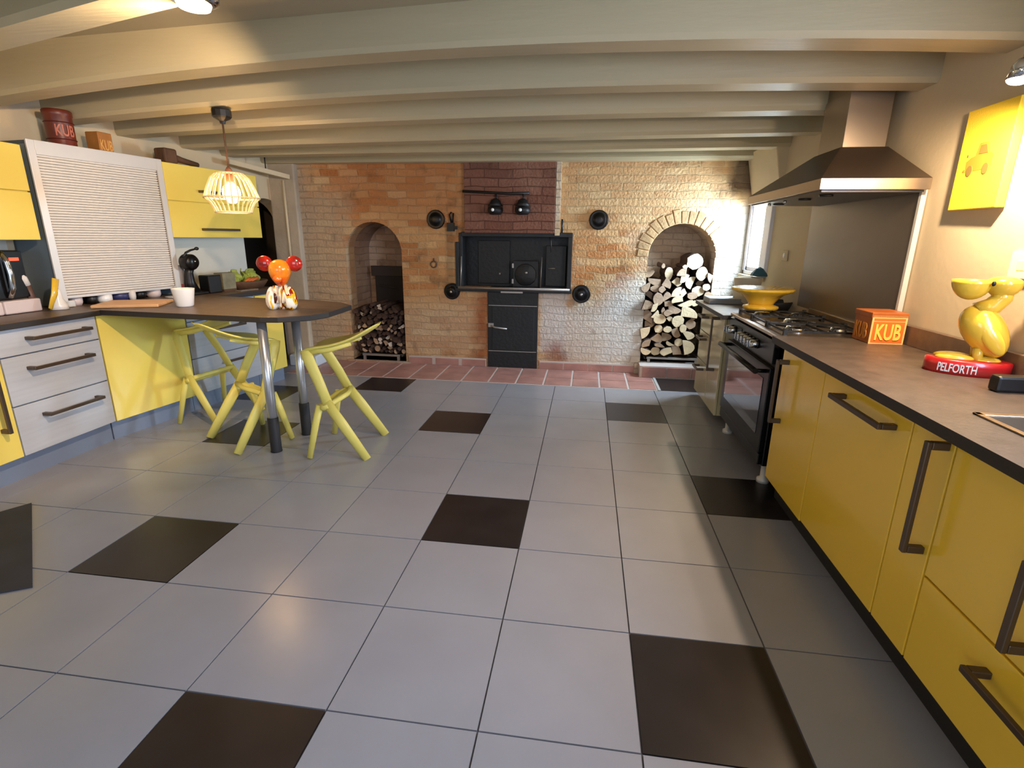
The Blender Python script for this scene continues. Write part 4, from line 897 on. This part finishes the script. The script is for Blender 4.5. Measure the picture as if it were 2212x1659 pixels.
# utensils between microwave and shutter
sp1 = thing('spatula', 'yellow spatula leaning beside the microwave', 'spatula', (-7.62, 3.62, 1.94))
MB().tube([(0, 0, .03), (.0, .10, .22), (.0, .16, .42)], [.028, .045, .05], n=8, flat=.35).build('blade', [FIGY], parent=sp1)
kn1 = thing('brush', 'dark brown handled brush with white tip beside the microwave', 'brush', (-7.88, 3.60, 1.94))
MB().tube([(0, .06, .02), (0, .0, .34)], .045, n=8).build('handle', [mat('brown_handle', (96, 72, 66), .5)], parent=kn1)
MB().tube([(0, .0, .34), (0, -.03, .44), (0, -.05, .50)], [.05, .05, .02], n=8).build('tip', [WHITEP], parent=kn1)
tag(MB().lathe([(.001, 0), (.11, 0), (.10, .06), (.06, .14), (.05, .26), (.02, .30), (.001, .30)], (0, 0, 0), 16).build('timer', [WHITEC], loc=(-7.70, 3.82, 1.94)), 'small white plastic cone beside the shutter cabinet', 'container')
# pots and jars half hidden under the shutter
JR = [(.28, .72, .09, .13, PINKW, 'cream bowl'), (.50, .70, .075, .15, BLACK, 'black jar'), (.68, .68, .10, .13, WHITEC, 'white cup'), (.95, .74, .14, .14, NAVY, 'dark blue bowl'), (1.06, .60, .05, .16, WHITEP, 'small white tub'), (1.28, .74, .10, .14, BLACK, 'dark tin'), (1.52, .72, .11, .13, PINKW, 'pale bowl')]
for s, o_, r, h, mt, lb in JR:
    p = F(s, o_, 1.935)
    tag(MB().lathe([(.001, 0), (r*.8, 0), (r, h*.35), (r, h), (r*.9, h), (r*.85, .02), (.001, .02)], (0, 0, 0), 20).build('bowl' if 'bowl' in lb else 'jar' if 'jar' in lb or 'tin' in lb else 'cup', [mt], loc=p), lb+' on the worktop under the open edge of the roller shutter', 'bowl' if 'bowl' in lb else 'container', 'pots under the roller shutter')
p = F(1.62, .36, 1.935)
tag(MB().lathe([(.001, 0), (.13, 0), (.16, .02), (.13, .012), (.001, .01)], (0, 0, 0), 24).build('saucer', [WHITEC], loc=p), 'white saucer on the worktop before the coffee machine', 'saucer')
# capsule coffee machine
p = F(2.06, .44, 1.935)
cm = thing('coffee_machine', 'black capsule coffee machine with round head below the far wall cabinet', 'coffee machine', p, ROTF)
MB().box(-.14, .20, -.14, .16, 0, .05).build('base', [BLACK], parent=cm, bevel=.02)
MB().tube([(.04, .06, .04), (.0, .06, .22), (.0, .05, .38), (.02, .03, .46)], [.12, .085, .07, .07], n=16).build('column', [BLACK], parent=cm)
MB().lathe([(.001, -.10), (.11, -.10), (.135, -.06), (.135, .08), (.11, .12), (.001, .12)], (.0, .0, .56), 28, axis='y').build('head', [BLACKG], parent=cm)
MB().tube([(-.10, .0, .64), (-.04, .0, .72), (.06, 0, .76), (.17, 0, .78)], [.022, .02, .018, .016], n=8).ball((.19, 0, .785), (.04, .03, .03)).build('lever', [BLACK], parent=cm)
MB().lathe([(.001, 0), (.10, 0), (.11, .02), (.11, .48), (.10, .50), (.001, .50)], (-.02, .28, .0), 18).build('water_tank', [mat('grey_tank', (186, 186, 190), .2, trans=.3)], parent=cm)
MB().ball((.01, -.115, .575), .02).build('button', [CHROME], parent=cm)
MB().tube([(-.20, .0, .0), (-.20, .0, .20)], .022, n=8).build('capsule_stack', [mat('wine_red', (120, 50, 54), .4)], parent=cm)
p = F(2.42, .42, 1.935)
tag(MB().box(-.14, .14, -.12, .12, 0, .32).build('coffee_tin', [BLACK], loc=p, rot=(0, 0, ROTF), bevel=.02), 'square black tin right of the coffee machine', 'tin')
p = F(2.78, .44, 1.935)
pb = thing('carton', 'upright green-grey carton standing on the left worktop', 'carton', p, ROTF)
MB().box(-.15, .15, -.10, .10, .04, .34).build('body', [mat('sage_card', (126, 122, 96), .6, noise=.25, nscale=14)], parent=pb, bevel=.006)
MB().box(-.15, .15, -.10, .10, 0, .04).build('base_band', [DWOOD], parent=pb)
p = F(3.35, .46, 1.935)
tr = thing('vegetable_basket', 'dark low basket at the far end of the left worktop', 'basket', p, ROTF)
MB().lathe([(.001, 0), (.34, 0), (.46, .14), (.45, .16), (.33, .02), (.001, .02)], (0, 0, 0), 28, fn=lambda x, y, z: (x, y*.62, z)).build('tray', [DWOOD], parent=tr)
rnd = random.Random(3)
for i in range(6):
    a_ = -.30+i*.12; q = F(3.35+a_, .46+rnd.uniform(-.05, .06), 2.04)
    lf = MB(); n = 9; V = []
    for u in range(n):
        for v_ in range(n):
            x = (u/(n-1)-.5)*.26; z = (v_/(n-1))*.24
            V.append((x*(1-.2*abs(z-.12)), .05*math.sin(x*28+i)+.04*math.cos(z*30)+(z*.2), z+.03*math.sin(x*20+i*2)))
    lf.add(V, [(u*n+v_, u*n+v_+1, (u+1)*n+v_+1, (u+1)*n+v_) for u in range(n-1) for v_ in range(n-1)], 0, True)
    tag(lf.build('lettuce_leaf', [LEAF], loc=q, rot=(rnd.uniform(-.2, .2), rnd.uniform(-.3, .3), ROTF+rnd.uniform(-.5, .5)), solid=.008), 'crumpled green salad leaf, %s from the left in the vegetable basket' % ORD[i], 'leaf', 'salad leaves in the basket')
for i in range(3):
    q = F(3.15+i*.09, .34, 2.08)
    tag(MB().tube([(0, 0, 0), (.10, .02, .03), (.2, .03, .05)], [.012, .028, .035], n=8).build('carrot', [CARROT], loc=q, rot=(0, 0, ROTF)), 'orange carrot, %s from the left in the vegetable basket' % ORD[i], 'carrot', 'carrots in the basket')
p = F(4.05, .35, 1.935)
# board and cutlery before the basket
p = F(2.95, .14, 1.935)
tag(MB().box(-.2, .25, -.07, .07, 0, .02).build('cutlery_tray', [mat('grey_tray', (130, 120, 108), .5)], loc=p, rot=(0, 0, ROTF), bevel=.01), 'flat grey-brown tray in front of the carton and basket', 'tray')

# ------------------------------------------------------------------ odds and ends
bp_ = thing('hanging_batten', 'white batten hung slantwise below the beams near the back left corner', 'batten', (0, 0, 0))
MB().tube([(-7.62, 7.75, 4.36), (-7.18, 9.15, 4.22)], .065, n=4).build('batten', [WALL], parent=bp_)
MB().tube([(-7.36, 8.6, 4.28), (-7.36, 8.6, 4.62)], .012, n=6).build('hanger', [IRON], parent=bp_)
# dark mat on the floor at the left edge
mt_ = MB().prism([(-6.57, 2.02), (-5.08, .76), (-6.2, .12), (-7.05, 1.2)], 'z', .001, .014)
tag(mt_.build('floor_mat', [MATT], bevel=.003), 'dark slate-coloured floor mat cut off by the left edge', 'mat')
